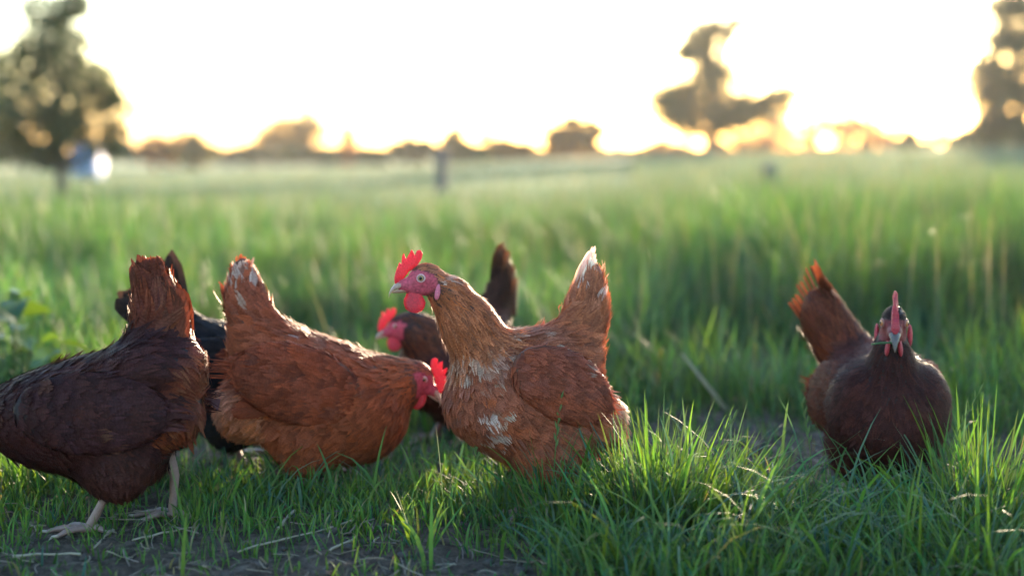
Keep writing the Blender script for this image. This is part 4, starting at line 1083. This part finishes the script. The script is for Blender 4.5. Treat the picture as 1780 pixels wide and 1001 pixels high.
# ---- centre hen: alert, facing left and a little towards the camera
h4 = (-math.cos(R(20)), -math.sin(R(20)))
p = Px(905, 2.27, h4)
PP = p
spec4 = dict(
    prims=[p.ell(918, 694, 128, 116, .092, (1, .18), (1, .28), 'body'),
           p.ell(868, 690, 72, 100, .078, (.28, 1), (.35, 1), 'breast'),
           p.ell(852, 645, 58, 60, .066, (1, 1), (.35, 1), 'breast'),
           p.ell(940, 612, 88, 36, .060, (1, .05), (1, .1), 'back'),
           p.cone(985, 650, 68, 1022, 530, 33, .58, 'tail'),
           p.cone(1022, 530, 33, 1031, 474, 12, .5, 'tail', .02),
           p.ell(1014, 730, 58, 76, .070, (-.1, 1), (.9, .8), 'fluff', k=.03),
           p.ell(940, 770, 66, 62, .045, (.3, 1), (.25, 1), 'thigh', y=.045)],
    neck=[(p(846, 622), 60 * p.sc), (p(812, 562), 45 * p.sc), (p(782, 515), 31 * p.sc)],
    wing=[dict(t='e', c=p(942, 655, .082), R=rot_y2(p.sg * 1, -.50), r=np.array([98 * p.sc, .018, 60 * p.sc]), flow=p.dirv(1, .58), reg='wing', k=.02, toe=.12, tilt=.16)],
    tail=dict(root=p(990, 600), tip=p(1036, 441), fan=.32, depth=.05, wroot=.020, splay=.06, width=.028, tipw=.013, drop=.40),
    head=dict(eye=p(731, 482), pitch=R(-3), yaw=R(-6), comb=1.0),
    legs=[dict(knee=(.0, .045, .11), hock=(-.02, .045, .075), foot=(.005, .045, 0)), dict(knee=(.01, -.045, .11), hock=(-.01, -.045, .075), foot=(.02, -.045, 0))])
pat4 = [(*p(815, 622)[[0, 2]], .045, .022, CREAM, .6, ['neck', 'breast']), (*p(860, 625)[[0, 2]], .03, .014, CREAM, .5, ['neck', 'breast', 'body']),
        (*p(822, 745)[[0, 2]], .014, .03, (.8, .72, .65), .5, ['breast', 'body']), (*p(835, 700)[[0, 2]], .02, .03, CREAM, .35, ['breast']), (*p(775, 478)[[0, 2]], .014, .010, (.7, .6, .5), .9, ['neck', 'head']),  # pale patch behind the head is rim light painted on the feathers
        (*p(1060, 730)[[0, 2]], .03, .05, CREAM, .8, ['fluff', 'thigh', 'body']), (*p(1032, 486)[[0, 2]], .035, .045, (.8, .72, .64), .7, ['tail']), (*p(880, 560)[[0, 2]], .02, .02, CREAM, .3, ['neck', 'back']), (*p(935, 610)[[0, 2]], .04, .02, CREAM, .07, ['wing', 'back'])]  # upper tail mixes cream feathers with backlight put into the colour
pal4 = palette((.195, .064, .034), dict(neck=(.25, .090, .042), back=(.19, .066, .036), wing=(.155, .047, .027), tail=(.22, .080, .042), head=(.27, .11, .06), fluff=(.25, .095, .052), breast=(.20, .068, .037)),
               dict(neck=(.34, .13, .055), fluff=(.36, .15, .08), tail=(.36, .15, .08), back=(.27, .10, .05)), patches=pat4, tailtip=(.8, .72, .64), tailbase=(.42, .20, .11), face=(.46, .062, .085), gain=(1.2, .92, .86))
build_hen('rust-brown hen with cream flecks standing alert at centre, beak to the left', p.base[:2], h4, spec4, pal4, 101, detail=1.2, cell=.0048, nb=7)

# ---- pecking hen: facing right, head down behind the centre hen's breast
h3 = (math.cos(R(6)), math.sin(R(6)))
p = Px(555, 2.44, h3)
spec3 = dict(
    prims=[p.ell(560, 692, 146, 106, .095, (1, .28), (-1, .15), 'body'),
           p.ell(625, 715, 84, 90, .080, (1, .3), (-.6, .8), 'breast'),
           p.ell(500, 620, 92, 52, .070, (1, .55), (-1, -.25), 'back'),
           p.cone(466, 640, 66, 428, 520, 30, .62, 'tail'),
           p.cone(428, 520, 30, 422, 464, 16, .55, 'tail', .02),
           p.ell(452, 708, 60, 78, .078, (.1, 1), (-.7, .9), 'fluff'),
           p.ell(530, 752, 70, 58, .045, (.3, 1), (-.2, 1), 'thigh', y=.045)],
    neck=[(p(628, 690), 70 * p.sc), (p(672, 672), 52 * p.sc), (p(702, 662), 38 * p.sc)],
    wing=[dict(t='e', c=p(525, 655, .084), R=rot_y2(p.sg * 1, -.34), r=np.array([112 * p.sc, .017, 66 * p.sc]), flow=p.dirv(-1, -.10), reg='wing', k=.02, toe=-.10, tilt=.16)],
    tail=dict(root=p(448, 600), tip=p(421, 454), fan=.26, depth=.05, wroot=.020, splay=.07, width=.034, tipw=.008, drop=.30),
    head=dict(eye=p(736, 656), pitch=R(-34), yaw=R(-8), comb=.95),
    legs=[dict(knee=(-.02, .045, .11), hock=(-.035, .045, .07), foot=(-.01, .045, 0)), dict(knee=(-.01, -.045, .11), hock=(-.04, -.045, .07), foot=(-.02, -.045, 0))])
pat3 = [(*p(422, 478)[[0, 2]], .05, .034, (.85, .72, .62), 1.0, ['tail']), (*p(395, 665)[[0, 2]], .02, .012, CREAM, .8, ['fluff']), (*p(536, 585)[[0, 2]], .010, .006, (.8, .75, .7), .6, ['back']), (*p(436, 548)[[0, 2]], .012, .01, CREAM, .4, ['tail'])]  # tail tip is cream plumage, whitened further by painted-in rim light
pal3 = palette((.19, .055, .023), dict(neck=(.22, .068, .026), wing=(.165, .044, .02), tail=(.20, .062, .03), fluff=(.30, .115, .055), head=(.22, .07, .04)), dict(fluff=(.40, .17, .09)), patches=pat3, tailtip=(.82, .70, .60), tailbase=(.45, .25, .17), face=(.36, .04, .055), gain=(1.18, .88, .84))
build_hen('reddish-brown hen pecking with head lowered, left of the centre hen', p.base[:2], h3, spec3, pal3, 103, cell=.0058)

# ---- leftmost hen: walking left, head stretched out of the frame
h1 = (-1.0, 0.06)
p = Px(190, 2.15, h1)
spec1 = dict(
    prims=[p.ell(174, 722, 162, 108, .097, (1, -.12), (1, -.1), 'body'),
           p.ell(70, 725, 90, 74, .080, (1, -.25), (1, .2), 'breast'),
           p.ell(250, 640, 84, 58, .072, (1, -.4), (1, -.3), 'back'),
           p.cone(284, 650, 62, 276, 545, 42, .62, 'tail'),
           p.cone(276, 545, 40, 262, 470, 22, .6, 'tail', .02),
           p.ell(290, 640, 42, 60, .062, (.2, 1), (.5, 1), 'tail'),
           p.ell(280, 725, 48, 70, .070, (.1, 1), (.4, 1), 'fluff'),
           p.ell(218, 792, 66, 66, .045, (.25, 1), (.1, 1), 'thigh', y=.045)],
    neck=[(p(35, 722), 62 * p.sc), (p(-30, 728), 46 * p.sc), (p(-95, 745), 34 * p.sc)],
    wing=[dict(t='e', c=p(190, 700, .086), R=rot_y2(p.sg * 1, -.04), r=np.array([128 * p.sc, .017, 70 * p.sc]), flow=p.dirv(1, .02), reg='wing', k=.02, toe=.10, tilt=.16)],
    tail=dict(root=p(285, 600), tip=p(258, 450), fan=.30, depth=.05, wroot=.022, splay=.12, width=.040, tipw=.022, drop=.34),
    head=dict(eye=p(-140, 755), pitch=R(-15), comb=1.0),
    legs=[dict(knee=(.01, -.045, .105), hock=(-.012, .05, .085), foot=(.03, .05, 0), yaw=.1), dict(knee=(-.06, -.045, .12), hock=(-.075, -.045, .07), foot=(-.07, -.045, 0))])
spec1['legs'][0]['knee'] = (.0, .05, .12)
pat1 = [(*p(160, 640)[[0, 2]], .05, .02, (.12, .04, .022), .35, ['body', 'back', 'wing']), (*p(340, 650)[[0, 2]], .04, .06, (.24, .075, .03), .7, ['tail', 'fluff']), (*p(300, 560)[[0, 2]], .04, .06, (.20, .07, .04), .5, ['tail']), (*p(185, 735)[[0, 2]], .05, .02, (.14, .055, .028), .25, ['wing', 'body'])]
pal1 = palette((.030, .0115, .0125), dict(wing=(.028, .011, .0125), tail=(.080, .024, .018), fluff=(.066, .019, .013), thigh=(.030, .0115, .0105), neck=(.032, .012, .011)), dict(tail=(.12, .036, .018), fluff=(.10, .03, .015)), patches=pat1, tailtip=(.04, .017, .012), tailbase=(.10, .034, .021), gain=(1.25, .92, .80))
build_hen('dark brown hen at the left edge, head out of the picture, tail raised', p.base[:2], h1, spec1, pal1, 105, cell=.0058)

# ---- black hen between the leftmost hen and the pecking hen
h2 = (math.cos(R(14)), math.sin(R(14)))
p = Px(412, 2.62, h2)
spec2 = dict(
    prims=[E_(.0, .165, .135, .095, .09, (1, -.2), (-1, .1), 'body'), E_(.075, .14, .08, .085, .078, (1, -.3), (-.6, -.8), 'breast'), E_(-.06, .22, .08, .045, .06, (1, -.35), (-1, .2), 'back'),
           K_(-.10, .215, .055, -.135, .31, .030, .6, 'tail'), E_(-.105, .14, .055, .075, .07, (.1, 1), (-.5, -1), 'fluff'), E_(-.02, .09, .055, .055, .042, (.3, 1), (-.2, -1), 'thigh', y=.045)],
    neck=[((.09, 0, .165), .058), ((.14, 0, .155), .043), ((.18, 0, .14), .03)],
    wing=[dict(t='e', c=np.array([-.015, .082, .185]), R=rot_y2(1, -.25), r=np.array([.105, .016, .06]), flow=np.array([-1, 0, .05]), reg='wing', k=.02, toe=-.10, tilt=.16)],
    tail=dict(root=(-.115, 0, .25), tip=(-.150, 0, .385), fan=.60, depth=.05, wroot=.03, splay=.40, width=.036, tipw=.055, drop=.35, n=7),
    head=dict(eye=(.215, 0, .12), pitch=R(-40)),
    legs=[dict(knee=(-.01, .045, .10), hock=(-.03, .045, .07), foot=(0, .045, 0)), dict(knee=(-.01, -.045, .10), hock=(-.03, -.045, .07), foot=(.0, -.045, 0))])
pal2 = palette((.0075, .0072, .009), {}, {}, var=.3, tailtip=(.03, .018, .014), tailbase=(.012, .011, .013), face=(.30, .03, .04))
build_hen('black hen half hidden between the leftmost hen and the pecking hen', p.base[:2], h2, spec2, pal2, 107, detail=.8, cell=.0065)

# ---- hen behind the centre hen: blurred, facing left towards the camera
h5 = (-math.cos(R(52)), -math.sin(R(52)))
p = Px(797, 2.88, h5)
spec5 = dict(
    prims=[E_(.0, .15, .13, .098, .09, (1, .05), (-1, -.1), 'body'), E_(.07, .155, .075, .085, .078, (.4, 1), (-.4, -1), 'breast'), E_(-.05, .215, .08, .04, .06, (1, -.1), (-1, .1), 'back'),
           K_(-.10, .20, .055, -.145, .33, .028, .6, 'tail'), E_(-.105, .125, .055, .07, .07, (.1, 1), (-.5, -1), 'fluff'), E_(-.02, .08, .055, .055, .042, (.3, 1), (-.2, -1), 'thigh', y=.045)],
    neck=[((.085, 0, .185), .058), ((.115, .0, .225), .042), ((.135, -.012, .245), .031)],
    wing=[dict(t='e', c=np.array([-.015, .082, .17]), R=rot_y2(1, .1), r=np.array([.105, .016, .058]), flow=np.array([-1, 0, -.12]), reg='wing', k=.02, toe=-.10, tilt=.16)],
    tail=dict(root=(-.125, 0, .25), tip=(-.150, 0, .395), fan=.3, depth=.05, wroot=.024, splay=.13, width=.040, tipw=.018, drop=.42),
    head=dict(eye=(.155, -.03, .25), pitch=R(-10), yaw=R(-44), comb=.9, scale=.9),
    legs=[dict(knee=(-.01, .045, .10), hock=(-.03, .045, .07), foot=(.01, .045, 0)), dict(knee=(-.01, -.045, .10), hock=(-.03, -.045, .07), foot=(.03, -.045, 0))])
pal5 = palette((.045, .014, .010), dict(neck=(.09, .028, .014), tail=(.030, .011, .007), head=(.09, .035, .03)), {}, tailtip=(.13, .045, .018), tailbase=(.03, .013, .01), face=(.42, .05, .07))
build_hen('blurred dark brown hen behind the centre hen, red comb and upright tail showing', p.base[:2], h5, spec5, pal5, 109, detail=.8, cell=.0065)

# ---- right hen: walking towards the camera, head turned to face it
h6 = (math.cos(R(-95)), math.sin(R(-95)))
p = Px(1547, 2.44, h6)
spec6 = dict(
    prims=[E_(-.005, .150, .130, .098, .101, (1, .1), (-1, -.1), 'body'), E_(.06, .148, .080, .097, .094, (.4, 1), (-.4, -1), 'breast'), E_(.065, .185, .060, .055, .085, (1, .3), (-.5, -1), 'breast'), E_(-.06, .205, .08, .04, .07, (1, -.1), (-1, .1), 'back'),
           K_(-.115, .19, .062, -.172, .285, .050, .75, 'tail', y1=-.03, y2=-.085), E_(-.10, .115, .06, .075, .08, (.1, 1), (-.5, -1), 'fluff'), E_(.0, .075, .055, .055, .045, (.3, 1), (-.2, -1), 'thigh', y=.048)],
    neck=[((.076, -.002, .182), .064), ((.089, -.004, .236), .039), ((.093, -.006, .270), .026)],
    wing=[dict(t='e', c=np.array([-.025, .089, .165]), R=rot_y2(1, .08), r=np.array([.108, .018, .060]), flow=np.array([-1, 0, -.14]), reg='wing', k=.02, toe=-.14, tilt=.18)],
    tail=dict(root=(-.135, -.05, .235), tip=(-.205, -.105, .372), fan=.42, depth=.06, wroot=.034, splay=.30, width=.038, tipw=.050, drop=.28, n=8),
    head=dict(eye=(.114, -.006, .309), pitch=R(-6), yaw=R(-8), comb=1.1, wave=.0012, wattle=.72, scale=1.18, face=.74, lobe=1.7, thick=.0056),
    legs=[dict(knee=(.0, .05, .09), hock=(-.03, .05, .07), foot=(.03, .052, 0), yaw=-.3), dict(knee=(.0, -.05, .09), hock=(-.03, -.05, .07), foot=(-.01, -.05, 0))])
pal6 = palette((.036, .0125, .011), dict(neck=(.024, .0095, .0100), head=(.011, .007, .009), tail=(.060, .0195, .0145), breast=(.028, .0105, .0105), fluff=(.060, .021, .015), wing=(.046, .0155, .0125), back=(.036, .014, .013)),
               dict(tail=(.085, .032, .016), wing=(.058, .022, .013)), tailtip=(.12, .05, .025), tailbase=(.06, .022, .014), face=(.15, .018, .022), gain=(1.4, .9, .70))
build_hen('dark chocolate hen at right walking towards the camera, comb seen head-on', p.base[:2], h6, spec6, pal6, 111, detail=1.1, cell=.005, nb=6, eye=M_EYE_O, beak=M_BEAK_D, comb=M_COMB_DARK)

# a scrap of grass in the right hen's beak
tip = Matrix.Translation((p.base[0], p.base[1], p.z0)) @ Matrix.Rotation(math.atan2(h6[1], h6[0]), 4, 'Z') @ Vector((.163, -.020, .281))
V, F = tube([(-.030, .004, -.002), (-.016, .002, .001), (0, 0, .002), (.008, -.001, 0)], [.0016, .0024, .0022, .0012], 6)
o = link('grass_scrap', mesh_np('grass_scrap', V * np.array([1, 1, .8]), F, M_GRASS, {'col': np.broadcast_to((.05, .12, .05), (len(V), 3))}), None, tip); tag(o, 'scrap of green grass held in the beak of the right hen', 'grass')


# ------------------------------------------------------------------ the evening air
def haze():
    bm = bmesh.new(); bmesh.ops.create_cube(bm, size=1)
    for v in bm.verts: v.co = Vector((v.co.x * 606, v.co.y * 486 + 180, v.co.z * 17 + 6.5))
    me = bpy.data.meshes.new('haze'); bm.to_mesh(me); bm.free()
    m, t, o = new_mat('evening_haze')
    pv = N(t, 'ShaderNodeVolumePrincipled'); pv.inputs['Color'].default_value = (.95, .93, .90, 1); pv.inputs['Density'].default_value = HAZE_DENSITY; pv.inputs['Anisotropy'].default_value = .4
    L(t, pv.outputs[0], o.inputs['Volume']); me.materials.append(m)
    tag(link('haze', me), 'thin warm evening haze over the field', 'haze', kind='stuff')
if HAZE_DENSITY > 0: haze()
